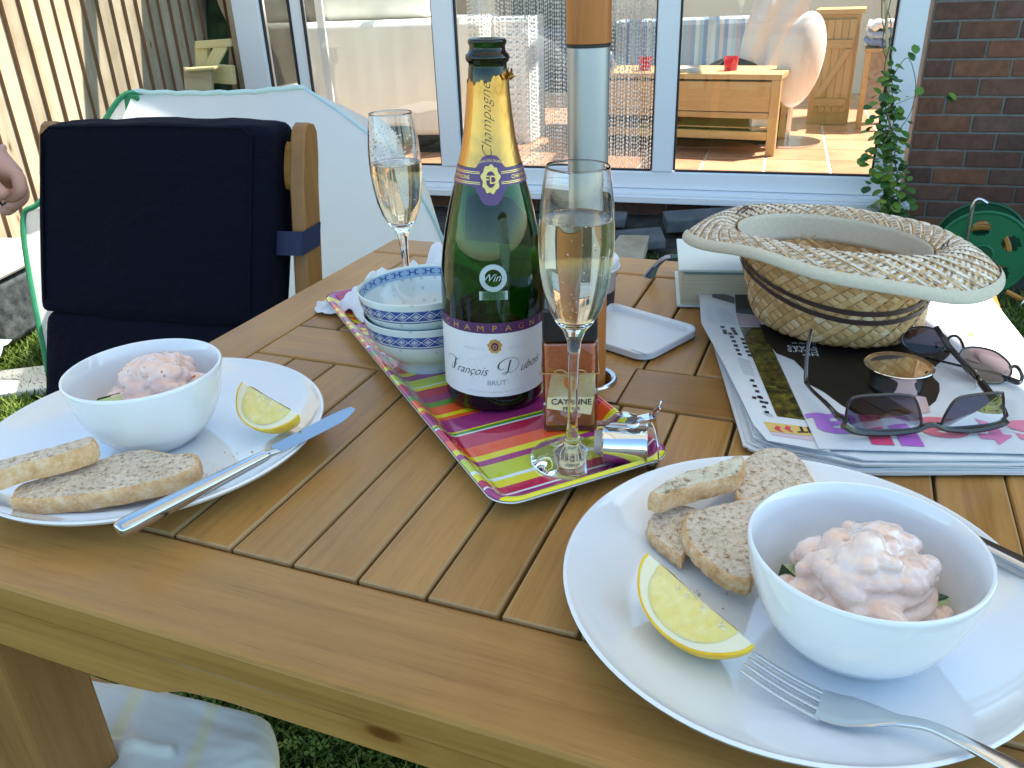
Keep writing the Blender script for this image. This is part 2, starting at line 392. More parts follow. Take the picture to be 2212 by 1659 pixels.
# garden room (glazed extension)
room = empty('garden_room', W0, WPH, 'white framed glazed garden room with wide glass doors', 'conservatory')
dw = MB(); dw.box(-3.36, .02, .03, .22, -.05, .085); dw.build('base_core', M_MORTAR, room)
for r_ in range(2):
    s = -3.3 + (BL / 2 if r_ == 0 else 0)
    while s < -.05:
        o = brick0.copy(); COL.objects.link(o); o.parent = room; o.location = (s, .022 + rnd.uniform(-.002, .002), .085 - CO * (r_ + 1) + .008); o.rotation_euler = (0, 0, 0); o.scale = (1, 1, 1); s += BL + .01
sl = MB(); sl.box(-3.4, .045, -.085, .1, .098, .132); sl.box(-3.4, .045, -.055, .1, .132, .150); sl.build('sill', M_UPVC, room, bevel=.004)
def frame_bar(x0, x1, y0, y1, z0, z1, name='frame_bar'):
    b = MB(); b.box(x0, x1, y0, y1, z0, z1); return b.build(name, M_UPVC, room, bevel=.006, seg=2, smooth=True, angle=30)
FH = 2.15
frame_bar(-3.36, .0, -.0, .07, .151, .235)                                     # bottom rail
frame_bar(-.12, -.003, -.004, .066, .236, FH); frame_bar(-3.36, -3.2, -.004, .066, .236, FH)
frame_bar(-1.128, -1.028, -.008, .07, .236, FH); frame_bar(-2.235, -2.125, -.008, .07, .236, FH)
frame_bar(-3.03, -2.96, .02, .06, .236, FH)
frame_bar(-3.36, 0, -.002, .07, FH + .001, FH + .1, 'header')
sealm = MB()
for a, b_ in ((-3.2, -3.03), (-2.96, -2.235), (-2.125, -1.128), (-1.028, -.12)):
    sealm.box(a + .0005, a + .009, .012, .03, .24, FH - .01); sealm.box(b_ - .009, b_ - .0005, .012, .03, .24, FH - .01); sealm.box(a + .01, b_ - .01, .012, .03, .2355, .2435)
    p = MB(); p.box(a + .002, b_ - .002, .02, .026, .2365, FH); p.build('pane', M_PANE, room)
sealm.build('seal', M_SEAL, room)
gut = MB(); gut.box(-3.75, .0, -.42, -.34, 2.24, 2.33); gut.build('gutter', M_UPVC, room, bevel=.01)
M_ROOF = sheet_mat('roof_sheet', (.85, .87, .87), .6, .72, .4)
rs = MB(); rs.grid(lambda a, b: (-3.72 + 3.7 * a, -.34 + 4.2 * b, 2.30 + .9 * b), 8, 4); rs.build('roof_sheet', M_ROOF, room)
for k in range(8):
    b = MB(); b.box(-.025, .025, -.34, 3.9, -.06, 0); b.build('rafter', M_UPVC, room, loc=(-3.68 + k * .52, 0, 2.29), rot=(math.atan2(.9, 4.2), 0, 0))
# side wall of the room (left), glazed above a low wall
lw = MB(); lw.box(-3.36, -3.28, .07, 3.9, 0, .6); lw.build('side_wall', M_WHITE, room)
lp = MB(); lp.box(-3.33, -3.32, .1, 3.9, .6, 2.3); lp.build('side_pane', M_PANE, room)
for k in range(5): 
    b = MB(); b.box(-3.36, -3.29, .07 + k * .93, .13 + k * .93, .6, 2.28 + .2 * k); b.build('side_post', M_UPVC, room)
# room inside
M_PLASTER = varied('cream_plaster', (.78, .74, .62), (.82, .78, .66), 3, .9)
iw = MB(); iw.box(-3.35, 2.6, 3.95, 4.05, 0, 3.3); iw.box(2.5, 2.6, .3, 3.95, 0, 3.3)
iw.build('inner_wall', M_PLASTER, room)
FZ = .165
fl = empty('tiled_floor', W(0, 0, 0), WPH, kind='structure')
fb = MB(); fb.box(-3.27, 2.5, .075, 3.95, 0, FZ - .004); M_GROUT = mat('grout', (.62, .55, .42), .8); fb.build('grout_bed', M_GROUT, fl)
tl = MB(); TS = .33; tl.box(-TS / 2 + .007, TS / 2 - .007, -TS / 2 + .007, TS / 2 - .007, -.01, 0); t0 = tl.build('tile', M_TILE, fl, bevel=.002, seg=1); t0 = baked(t0); ft = True
for i in range(17):
    for j in range(11):
        x, y = -3.08 + i * TS, .26 + j * TS
        if x > 2.3: continue
        o = t0 if ft else t0.copy()
        if not ft: COL.objects.link(o); o.parent = fl
        ft = False; o.location = (x, y, FZ + rnd.uniform(-.0006, .0006))

# dark soil bed with old bricks and slates along the foot of the wall
M_BED = varied('dark_bed_soil', (.012, .011, .010), (.05, .045, .038), 18, .95, bs=.8, bd=.03)
b = MB(); b.grid(lambda u, v: (W(-3.4 + 6.5 * u, -.95 + .98 * v, .012 + .05 * max(0, fbm(u * 22, v * 6, 4)) * math.sin(PI * v))), 90, 16); tag(b.build('soil_bed', M_BED, smooth=True, angle=180), kind='structure')
M_SLATE = varied('old_slate', (.035, .045, .055), (.10, .11, .12), 12, .7, bs=.4)
R = random.Random(21)
for k, (s, w_, lx, ly) in enumerate(((-1.35, -.30, .30, .2), (-.85, -.28, .34, .18), (-.45, -.42, .26, .22), (-.1, -.25, .2, .16), (-1.1, -.62, .24, .2))):
    p = W(s, w_, .05); b = MB(); b.box(-lx / 2, lx / 2, -ly / 2, ly / 2, 0, .04 + .02 * (k % 2)); tag(b.build('stone_slab', M_SLATE, loc=p, rot=(R.uniform(-.1, .1), R.uniform(-.08, .08), WPH + R.uniform(-.4, .4)), bevel=.006), 'dark slate slab lying in the soil bed under the white sill', 'slab', 'slate slabs in the soil bed')
# ------------------------------------------------------------------ furniture inside the garden room
def frame_from(a, b):
    """origin a, x axis towards b, in plan"""
    d = (b - a); d.z = 0; return math.atan2(d.y, d.x), d.length
fr = at(1690, 161, .60); flp = at(1310, 158, .60); ang, ln = frame_from(flp, fr); ln += .25
org = fr - Vector((math.cos(ang), math.sin(ang), 0)) * ln
ct = empty('oak_coffee_table', (org.x, org.y, FZ), ang, 'light oak coffee table with drawer panel and open shelf behind the glass door', 'coffee table')
def cbox(parent, name, x0, x1, y0, y1, z0, z1, m, bev=.003):
    b = MB(); b.box(x0, x1, y0, y1, z0, z1); return b.build(name, m, parent, bevel=bev)
H_ = .60 - FZ; CD = .5; M_OPENING_SHADE = mat('opening_shade', (.03, .035, .02), .6)
cbox(ct, 'table_top', 0, ln, 0, CD, H_ - .028, H_, M_OAK)
for x in (0.003, ln - .053):
    for y in (.004, CD - .054): cbox(ct, 'leg', x, x + .05, y, y + .05, 0, H_ - .029, M_OAKZ)
cbox(ct, 'drawer_front', .054, ln - .054, .012, .03, H_ - .20, H_ - .04, M_OAK); cbox(ct, 'rail', .054, ln - .054, .006, .036, H_ - .235, H_ - .203, M_OAK)
cbox(ct, 'drawer_box', .054, ln - .054, .031, CD - .06, H_ - .19, H_ - .045, M_OAK)
cbox(ct, 'shelf', .054, ln - .054, .02, CD - .03, .145, .152, M_OAK); cbox(ct, 'lower_rail', .054, ln - .054, .006, .036, .085, .13, M_OAK); cbox(ct, 'shade_sheet', .054, ln - .054, CD - .06, CD - .045, .0, .2, M_OPENING_SHADE); cbox(ct, 'back_rail', .054, ln - .054, CD - .04, CD - .01, .085, .25, M_OAK)  # dark sheet added inside the openings to paint in their shade
M_RED = mat('red_glass', (.85, .04, .10), .08, trans=.5); M_CLR = mat('clear_glass', (1, 1, 1), .0, trans=1, ior=1.45)
for (px, py, nm) in ((1578, 152, 'red glass tealight holder on the oak coffee table right of the door mullion'), (1393, 152, 'red glass tealight holder on the oak coffee table seen through the bead curtain')):
    p = at(px, py, .60); th = empty('tealight_holder', (p.x, p.y, .601), 0, nm, 'candle holder', 'red tealight holders')
    b = MB(); b.lathe([(0, 0), (.036, 0), (.042, .075), (.038, .075), (.034, .02), (0, .018)], 20); b.build('glass_cup', M_RED, th, smooth=True)
M_PAPER = mat('paper', (.74, .75, .76), .6)
p = at(1478, 154, .60); mg = MB()
for k in range(3): mg.box(-.10 + k * .004, .09 - k * .012, -.07, .06, .001 + k * .008, .007 + k * .008, Matrix.Rotation(.15 * k, 4, 'Z'))
tag(mg.build('magazine_stack', M_PAPER, loc=(p.x - .01, p.y, .600), bevel=.001), 'small stack of magazines on the oak coffee table', 'magazines')
p = at(1642, 300, .25); bx = MB(); bx.box(-.055, .055, -.03, .03, 0, .085); tag(bx.build('white_box', mat('grey_card', (.6, .6, .62), .6), loc=(p.x, p.y + .03, FZ + .131), bevel=.002), 'small grey white box on the lower shelf of the coffee table', 'box')
# striped sofa
M_STRIPE = mat('striped_upholstery', rough=.9); _v = coords(M_STRIPE, (1, 1, 1)); sx = N(M_STRIPE, 'ShaderNodeSeparateXYZ'); L(M_STRIPE, _v, sx.inputs[0])
_f = N(M_STRIPE, 'ShaderNodeMath', operation='MULTIPLY'); _f.inputs[1].default_value = 3.1; L(M_STRIPE, sx.outputs[0], _f.inputs[0]); _g = N(M_STRIPE, 'ShaderNodeMath', operation='FRACT'); L(M_STRIPE, _f.outputs[0], _g.inputs[0])
cols = [(.52, .55, .52), (.30, .38, .46), (.55, .47, .42), (.22, .30, .42), (.50, .52, .50), (.36, .46, .50), (.42, .36, .38), (.25, .34, .46), (.58, .57, .52), (.32, .42, .48), (.20, .26, .38), (.5, .5, .48)]
L(M_STRIPE, ramp(M_STRIPE, _g.outputs[0], [(i / 12, c) for i, c in enumerate(cols)], 'CONSTANT'), P(M_STRIPE).inputs['Base Color'])
a_ = atY(1425, 35, 6.0); b_ = atY(1745, 35, 5.9)
sf = empty('striped_sofa', (a_.x - .3, a_.y, FZ), math.atan2(b_.y - a_.y, b_.x - a_.x), 'sofa with blue and beige vertical stripes behind the coffee table', 'sofa')
cbox(sf, 'backrest', 0, .98, 0, .2, .1, .68, M_STRIPE, .04); cbox(sf, 'seat', 0, .98, -.6, -.005, .05, .34, M_STRIPE, .04); cbox(sf, 'armrest', -.17, -.005, -.6, .2, .05, .5, M_STRIPE, .04)
p = atY(1575, 150, 5.5); M_DARK = varied('black_cloth', (.012, .013, .015), (.03, .032, .035), 20, .9)
b = MB(); b.grid(lambda u, v: ((.17 + .02 * math.sin(9 * u)) * math.sin(PI * v) * math.cos(2 * PI * u), .1 * math.sin(PI * v) * math.sin(2 * PI * u), .16 * (1 - v) ** .7 * (1 + .12 * math.sin(7 * PI * 2 * u / 2))), 24, 8, True)
tag(b.build('black_bag', M_DARK, loc=(p.x, p.y, .46), smooth=True, angle=180), 'crumpled black bag lying on the striped sofa', 'bag')
# cream draped sofa on the left
M_CREAM = varied('cream_sheet', (.80, .78, .70), (.86, .84, .76), 4, .85, bs=.2, bd=.01)
a_ = atY(612, 52, 5.35); b_ = atY(930, 45, 5.2); sa = math.atan2(b_.y - a_.y, b_.x - a_.x); sl_ = (b_ - a_).length
so = empty('draped_sofa', (a_.x, a_.y, FZ), sa, 'big square cream sofa under a white sheet seen through the left pane', 'sofa')
zt = a_.z - FZ
b = MB(); b.box(0, sl_ + .3, 0, .8, .1, zt); b.build('sofa_body', M_CREAM, so, bevel=.05, seg=5, smooth=True, angle=180)
b = MB(); b.box(.16, sl_ * .95, .2, .75, zt + .002, zt + .16); b.build('cushion', M_CREAM, so, bevel=.06, seg=5, smooth=True, angle=180)
b = MB(); b.box(-.22, -.03, .1, .8, .1, zt - .0); b.build('armrest', M_CREAM, so, bevel=.05, seg=5, smooth=True, angle=180)
b = MB(); b.box(.03, sl_ + .25, .03, .75, .0, .097); b.build('plinth', M_DARK, so)
p = atY(700, 100, 4.95); b = MB(); b.box(-.02, .02, -.02, .02, FZ, 2.4); tag(b.build('white_post', M_UPVC, loc=(p.x, p.y, 0), bevel=.004), 'slim white upright post inside the room before the cream sofa', 'post')
# white shell chairs
def shell(px0, py0, px1, py1, wd, Y, lab, tilt, lean):
    c = atY((px0 + px1) / 2, (py0 + py1) / 2, Y); top = atY(px0, py0, Y); bot = atY(px1, py1, Y); hh = (top - bot).length / 2; yaw = 0
    ax = (top - bot).normalized(); b = MB()
    def fn(u, v):
        r = v ** .8; a = 2 * PI * u; x = math.cos(a) * wd * r; y = math.sin(a) * hh * r
        d = .07 * (1 - r * r); 
        return Vector((x, 0, 0)) + ax * y + Vector((0, d, 0)) * (1 if tilt > 0 else -1)
    b.grid(fn, 36, 8, True); o = b.build('seat_shell', M_WHITEP, None, smooth=True, angle=180, solid=.02)
    root = empty('shell_chair', (c.x, c.y, FZ), 0, lab, 'chair', 'white shell chairs'); o.parent = root; o.location = (0, 0, c.z - FZ)
    b = MB(); b.tube([(0, .1, 0.02), (0, .08, c.z - FZ - hh * .5)], .02, 10); b.lathe([(0, 0), (.2, 0), (.2, .012), (.02, .03)], 24, (0, .1, 0)); b.build('pedestal', M_STEEL, root, smooth=True)
M_WHITEP = mat('white_shell', (.78, .72, .68), .5)
shell(1752, 28, 1706, 232, .125, 5.0, 'white rounded shell chair back in front of the oak cupboard', -1, 0)
# white curtain cloth hanging between sofa and chair
a_ = atY(1718, -60, 5.5); c_ = atY(1640, 150, 5.5); b = MB()
b.grid(lambda u, v: a_.lerp(c_, v ** 1.3) + Vector(((u - .5) * (.26 + .10 * math.sin(3 * v)), .02 * math.sin(u * 14 + v * 2), 0)), 24, 12)
tag(b.build('white_throw', mat('white_cloth', (.78, .76, .74), .9), smooth=True, angle=180, solid=.004), 'loose white cloth hanging beside the striped sofa', 'cloth')
# oak cupboard with braced door
a_ = atY(1768, 32, 5.75); c_ = atY(1862, 36, 5.65); cw = (c_ - a_).length
cu = empty('oak_cupboard', (a_.x, a_.y, FZ), math.atan2(c_.y - a_.y, c_.x - a_.x), 'tall oak cupboard with diagonal braced door to the right of the white chair', 'cupboard')
ch = a_.z - FZ
cbox(cu, 'carcass', 0, cw, .02, .4, 0, ch, M_OAKZ); cbox(cu, 'cornice', -.02, cw + .02, -.01, .42, ch + .001, ch + .03, M_OAK)
for k in range(5): cbox(cu, 'door_plank', .02 + k * (cw - .04) / 5 + .001, .02 + (k + 1) * (cw - .04) / 5 - .001, .004, .019, .08, ch - .03, M_OAKZ, .002)
cbox(cu, 'ledge', .03, cw - .03, -.012, .0035, ch - .2, ch - .15, M_OAK); cbox(cu, 'ledge', .03, cw - .03, -.012, .0035, .12, .17, M_OAK)
b = MB(); b.prism([(.03, .175), (.07, .175), (cw - .03, ch - .205), (cw - .07, ch - .205)], -.011, .0033, Matrix(((1, 0, 0, 0), (0, 0, 1, 0), (0, 1, 0, 0), (0, 0, 0, 1)))); b.build('brace', M_OAK, cu)
# rack with folded laundry
a_ = atY(1868, 105, 5.5); c_ = atY(1968, 105, 5.4); cw = (c_ - a_).length
rk = empty('laundry_table', (a_.x, a_.y, FZ), math.atan2(c_.y - a_.y, c_.x - a_.x), 'small oak side table standing right of the cupboard', 'side table'); ch = a_.z - FZ
cbox(rk, 'table_top', 0, cw, 0, .35, ch - .02, ch, M_OAK)
for x in (.01, cw - .045): 
    for y in (.01, .3): cbox(rk, 'leg', x, x + .035, y, y + .035, 0, ch - .021, M_OAKZ)
cbox(rk, 'back_panel', .04, cw - .04, .32, .33, .1, ch - .03, mat('grey_panel', (.4, .38, .38), .7))
for k, (cc, nm) in enumerate((((.16, .24, .45), 'blue'), ((.35, .42, .55), 'grey blue'), ((.78, .78, .8), 'white'))):
    b = MB(); b.grid(lambda u, v: (u * cw * .95, .02 + .3 * v, .012 * math.sin(u * 9 + k * 2) * (v < .5) + .006 * math.sin(u * 23 + k)), 24, 6)
    tag(b.build('folded_towel', varied('towel_' + nm.replace(' ', '_'), cc, tuple(min(1, x * 1.3) for x in cc), 40, .95), smooth=True, angle=180, solid=.045, loc=(a_.x, a_.y, a_.z + .03 + .05 * k), rot=(0, 0, math.atan2(c_.y - a_.y, c_.x - a_.x))), f'folded {nm} towel in the laundry pile on the side table', 'towel', 'laundry pile')
# picture/window card on far wall behind the bead curtain
b = MB(); b.box(-.01, .01, 0, 0, 0, 0)
p1 = atY(1016, 40, 5.5); p2 = atY(1092, 40, 5.5)
tall = empty('white_cabinet', (p1.x, p1.y, FZ), WPH, 'plain white cabinet standing behind the bead curtain', 'cabinet')
cbox(tall, 'carcass', 0, .36, .02, .4, 0, p1.z - FZ, M_WHITE, .01); cbox(tall, 'door', .01, .35, 0, .018, .05, p1.z - FZ - .02, M_WHITE, .004)
p1 = atY(1100, 60, 6.0)
dk = empty('dark_shelving', (p1.x - .1, p1.y, FZ), WPH, 'dark grey shelving at the back of the room behind the bead curtain', 'shelves'); M_DG = varied('dark_grey', (.05, .05, .055), (.16, .16, .165), 3, .7)
cbox(dk, 'carcass', 0, .75, .02, .4, .25, 1.7, M_DG, .01)
for k in range(4): cbox(dk, 'shelf', 0, .75, -.01, .018, .3 + k * .33, .33 + k * .33, M_DG)

# ------------------------------------------------------------------ metal bead curtain
M_BEAD = mat('bead_metal', (.80, .80, .82), .35, .45)
cur = empty('bead_curtain', W(-2.11, .14, 0), WPH, 'hanging curtain of thin silver metal chains behind the middle pane', 'bead curtain')
cb = MB(); NZ = 78
for k in range(NZ):
    zz = .19 + k * .0176; a = (k % 2) * PI / 2; r = .0056
    cb.add([(r * math.cos(a + q * PI / 2) * (1 if q % 2 == 0 else .45), r * math.sin(a + q * PI / 2) * (1 if q % 2 == 0 else .45), zz) for q in range(4)] + [(0, 0, zz + .0088), (0, 0, zz - .0088)],
           [(0, 1, 4), (1, 2, 4), (2, 3, 4), (3, 0, 4), (1, 0, 5), (2, 1, 5), (3, 2, 5), (0, 3, 5)])
s0 = cb.build('bead_strand', M_BEAD, cur); 
for i in range(96):
    o = s0 if i == 0 else s0.copy()
    if i: COL.objects.link(o); o.parent = cur
    o.location = (.01 + i * .0101 + rnd.uniform(-.002, .002), rnd.uniform(-.012, .012), rnd.uniform(0, .018)); o.rotation_euler = (rnd.uniform(-.004, .004), rnd.uniform(-.002, .002), rnd.uniform(0, PI))
b = MB(); b.tube([(-.02, 0, 1.58), (1.0, 0, 1.58)], .01, 8); b.build('rail', M_STEEL, cur)

# ------------------------------------------------------------------ pop up cloche (white plastic tent) at the left
M_POLY = sheet_mat('white_polythene', (.97, .98, .98), .74, 0, .35); M_GREEN = varied('green_binding', (.01, .14, .06), (.02, .2, .09), 30, .6)
M_POLYC = sheet_mat('cloudy_polythene', (.78, .78, .76), .45, .12, .4)
tent = empty('cloche_tent', (-1.0, 2.6, 0), 0, 'white plastic pop up cloche tent with green binding behind the blue chair', 'cloche')
TO = Vector((-1.0, 2.6, 0))
A0 = atY(285, 200, 2.6) - TO; A1 = atY(658, 192, 2.68) - TO
hoopL = spline([at(112, 848, .0) - TO, atY(50, 500, 2.44) - TO, atY(90, 432, 2.47) - TO, atY(205, 290, 2.55) - TO, A0, atY(395, 285, 2.66) - TO, atY(520, 430, 2.85) - TO, atY(560, 640, 2.95) - TO], 8)
hoopR = spline([at(640, 1010, .0) - TO, atY(640, 800, 2.3) - TO, A1 + Vector((-.04, -.2, -.25)), A1, atY(800, 300, 2.74) - TO, atY(930, 400, 2.8) - TO, atY(968, 500, 2.83) - TO, atY(950, 640, 2.84) - TO], 8)
b = MB()
# front slope: from the left hoop apex and foot to the right hoop
fl_ = [Vector(p) for p in hoopL[:33]]; fl_.reverse()           # apex -> left foot
def tentpt(u, v):
    # u along ridge 0..1, v from ridge down to ground in front
    a = A0 + (Vector((-.25, -.35, -A0.z)) + Vector((.52, .12, 0))) * 0
    ridge = A0.lerp(A1, u); foot = Vector((-.42, -.30, -.01 + .0)).lerp(Vector((.86, -.02, -.01)), u); foot.z = 0
    p = ridge.lerp(foot, v); n_ = Vector((.12, -.18, .14)); p += n_ * math.sin(PI * v) * (.9 + .1 * math.sin(u * 9)); p.z = max(p.z, .0)
    p.z -= .012 * math.sin(PI * u) * (1 - v); p += Vector((0, -1, .5)).normalized() * .008 * fbm(u * 5, v * 4, 2)
    return p
b.grid(tentpt, 24, 20)
def tentback(u, v):
    ridge = A0.lerp(A1, u); foot = Vector((-.3, .5, 0)).lerp(Vector((.75, .55, 0)), u); p = ridge.lerp(foot, v); p += Vector((.1 * u, .16, .1)) * math.sin(PI * v); p.z = max(0, p.z); return p
b2_ = MB(); b2_.grid(tentback, 16, 12); b2_.build('cover', sheet_mat('thin_polythene', (.93, .95, .95), .6, .55, .35), tent, smooth=True, angle=180)
b.build('cover', M_POLY, tent, smooth=True, angle=180)
# end panels
b = MB(); c0 = sum((Vector(p) for p in hoopL), Vector()) / len(hoopL)
b.add([c0] + [Vector(p) for p in hoopL] + [Vector((hoopL[-1][0], hoopL[-1][1], 0))], [(0, i, i + 1) for i in range(1, len(hoopL) + 1)] + [(0, len(hoopL) + 1, 1)]); b.build('end_panel', M_POLYC, tent)
b = MB()
b.grid(lambda u, v: tentpt(1, u).lerp(tentback(1, u), v), 14, 6); b.build('end_panel', M_POLY, tent, smooth=True, angle=180)
b = MB(); b.tube(hoopL, .008, 8); b.build('binding', M_GREEN, tent, smooth=True)
b = MB(); b.tube([tentpt(1, v / 20) for v in range(15)], .006, 8); b.build('binding', sheet_mat('pale_blue_binding', (.55, .72, .74), .3), tent, smooth=True)
b = MB(); b.tube([tentpt(u / 20, 0) + Vector((0, 0, .004 + .002 * math.sin(u * 2.1))) for u in range(21)], .008, 8); b.build('binding', sheet_mat('pale_green_binding', (.62, .75, .7), .3), tent, smooth=True)
b = MB(); q0 = A0 + Vector((.0, -.012, -.005)); b.box(-.026, .026, -.004, .004, -.75, 0); b.build('zip_strap', M_GREEN, tent, loc=q0, rot=(0, .06, -.3))

# ------------------------------------------------------------------ black trough and paving at far left
M_TROUGH = varied('black_polythene_trough', (.015, .02, .02), (.09, .10, .10), 26, .35, bs=.5, bd=.01)
tr_ = empty('water_trough', (-1.98, 2.9, 0), math.radians(-6), 'black plastic covered trough with grey lid against the fence at the far left', 'trough')
b = MB(); b.box(-.55, .30, -.30, .22, .02, .25); b.build('trough_body', M_TROUGH, tr_, bevel=.03, seg=3, smooth=True)
M_LID = varied('grey_lid', (.34, .33, .29), (.6, .57, .5), 5, .4); b = MB(); b.box(-.56, .31, -.31, .23, .252, .275); b.build('lid', M_LID, tr_, bevel=.01)
b = MB(); b.grid(lambda u, v: (-.6 + .95 * u, -.31 - .14 * v, .06 * (1 - v) + .018 + .012 * fbm(u * 9, v * 5, 4)), 30, 6); b.build('liner_flap', mat('shiny_liner', (.25, .27, .28), .18), tr_, smooth=True, angle=180, solid=.004)
M_SLEEPER = varied('pale_sleeper', (.62, .58, .46), (.72, .68, .56), 8, .85, bs=.3)
a_ = at(0, 845, .03); c_ = at(88, 800, .03); b = MB(); b.box(-.9, .2, -.03, .16, 0, .035)
tag(b.build('paving_slab', M_SLEEPER, loc=(-1.60, 2.24, .0), rot=(0, 0, math.radians(13)), bevel=.005), 'pale timber edging slab lying on the grass below the black trough', 'paving slab')

# ------------------------------------------------------------------ crate of boards by the corner of the garden room
cr = empty('board_crate', (0, 0, 0), 0, 'open crate of weathered timber boards beside the white door frame at the left', 'crate')
def plank(parent, a, b, w, t, m, name='board'):
    d = b - a; l_ = d.length; o_ = MB(); o_.box(0, l_, -t / 2, t / 2, -w / 2, w / 2); q = d.to_track_quat('X', 'Z'); ob = o_.build(name, m, parent, bevel=.003); ob.location = a; ob.rotation_euler = q.to_euler(); return ob
M_BRD = wood('weathered_board', (.52, .44, .22), (.36, .29, .13), 0, .85, .6, .3)
Yc = 4.25
plank(cr, atY(424, 97, Yc), atY(500, 92, Yc), .035, .03, M_BRD); plank(cr, atY(452, 150, Yc), atY(481, 96, Yc), .055, .025, M_BRD)
plank(cr, atY(448, 158, Yc), atY(506, 162, Yc - .05), .085, .03, M_BRD); plank(cr, atY(428, 148, Yc - .1), atY(440, 330, Yc - .1), .13, .03, M_FENCE2, 'upright_board'); plank(cr, atY(437, 97, Yc + .03), atY(441, 170, Yc + .03), .06, .05, M_BRD, 'post')
plank(cr, atY(405, 150, Yc - .11), atY(470, 145, Yc - .11), .012, .1, M_BRD)
M_DKGR = varied('dark_hedge', (.01, .02, .008), (.03, .06, .015), 12, .9)
b = MB(); b.grid(lambda u, v: (-2.6 + 1.1 * u, 5.0 + .15 * fbm(u * 5, v * 5, 3), 1.9 * v), 20, 20); b.build('x', M_DKGR).name = 'dark_hedge'
tag(bpy.data.objects['dark_hedge'], 'dark green hedge in the gap between the fence and the garden room', 'hedge')

# ------------------------------------------------------------------ timber step on bricks below the sill
st = empty('timber_step', (0, 0, 0), 0, 'pale timber plank resting on a brick pile under the white sill', 'step')
zt_ = .10; c1, c2, c3, c4 = at(1338, 507, zt_), at(1403, 508, zt_), at(1388, 558, zt_), at(1300, 558, zt_)
def slab(parent, cs, t, m, name, bev=.004):
    b = MB(); vs = [Vector(c) for c in cs]; b.add(vs + [v - Vector((0, 0, t)) for v in vs], [(0, 1, 2, 3), (7, 6, 5, 4), (0, 4, 5, 1), (1, 5, 6, 2), (2, 6, 7, 3), (3, 7, 4, 0)]); return b.build(name, m, parent, bevel=bev, weld=True)
slab(st, (c4, c3, c2, c1), .045, M_FENCE, 'plank')
for k, dx in enumerate((-.05, .1)):
    o = brick0.copy(); COL.objects.link(o); o.parent = st; o.location = c3 + Vector((-.12 - .24 * k, .03, -.045 - .0651)); o.rotation_euler = (0, 0, -.1); o.scale = (.9, 1, .83)
# ------------------------------------------------------------------ hose reel
M_REEL = mat('green_plastic', (.006, .13, .05), .5); M_REELD = mat('dark_green_plastic', (.005, .07, .03), .4)
rc = Vector((1.70, 2.83, .15)); reel = empty('hose_reel', (rc.x, rc.y, 0), math.radians(-25), 'green garden hose reel with orange hose standing by the brick wall', 'hose reel')
def disc(y, m, R_=.15, name='flange'):
    b = MB(); n = 60; holes = []
    # flange as ring with five round windows: built from radial cells skipping the windows
    NR = 22
    for j in range(NR):
        for i in range(n):
            rm = R_ * (j + .5) / NR; am = 2 * PI * (i + .5) / n; x, z_ = rm * math.cos(am), rm * math.sin(am)
            if any(math.hypot(x - .095 * math.cos(h * 2 * PI / 5 + .5), z_ - .095 * math.sin(h * 2 * PI / 5 + .5)) < .03 for h in range(5)): continue
            r0_, r1_ = R_ * j / NR, R_ * (j + 1) / NR; a0_, a1_ = 2 * PI * i / n, 2 * PI * (i + 1) / n
            b.add([(r * math.cos(a), y, r * math.sin(a)) for r, a in ((r0_, a0_), (r1_, a0_), (r1_, a1_), (r0_, a1_))], [(0, 1, 2, 3)])
    b.build(name, m, reel, loc=(0, 0, .17), solid=.006)
    b = MB(); b.tube([(R_ * math.cos(a * PI / 20), y, R_ * math.sin(a * PI / 20)) for a in range(40)], .007, 8, closed=True); b.tube([(.035 * math.cos(a * PI / 10), y - .008, .035 * math.sin(a * PI / 10)) for a in range(20)], .006, 8, closed=True)
    b.build('flange_rim', m, reel, loc=(0, 0, .17), smooth=True)
disc(-.06, M_REEL); disc(.08, M_REELD)
b = MB(); b.tube([(0, -.07, .17), (0, .09, .17)], .03, 16); b.build('hub', M_REELD, reel, smooth=True)
M_HOSE = mat('orange_hose', (.45, .20, .03), .45); b = MB(); pts = []
for k in range(60 * 6): a = 2 * PI * k / 60; pts.append((.085 * math.cos(a) + .0, -.045 + .11 * abs(((k / 60) % 2) - 1), .17 + .085 * math.sin(a)))
b.tube(pts, .009, 6); pts = spline([(.10, -.08, .05), (.2, -.1, .02), (.35, -.02, .015), (.5, .1, .015), (.8, .0, .015)], 8); b.tube(pts, .009, 6); b.build('hose', M_HOSE, reel, smooth=True)
b = MB(); b.tube(spline([(-.02, -.1, .36), (-.045, -.1, .372), (-.06, -.1, .355), (-.06, -.1, .28), (-.05, -.1, .0)], 6), .007, 8); b.tube([(.14, -.12, .0), (.20, -.12, .14), (.22, -.1, .2)], .008, 8)
b.build('handle', M_STEEL, reel, smooth=True)
# pale grey water butt at the right edge
b = MB(); b.lathe([(0, 0), (.16, 0), (.205, .43), (.22, .44), (.22, .465), (.2, .47), (.19, .44), (0, .42)], 40)
tag(b.build('water_butt', varied('grey_plastic', (.33, .35, .34), (.42, .44, .43), 3, .5), loc=(2.17, 2.98, 0), smooth=True), 'pale grey round plastic bin cut off by the right edge of the picture', 'bin')
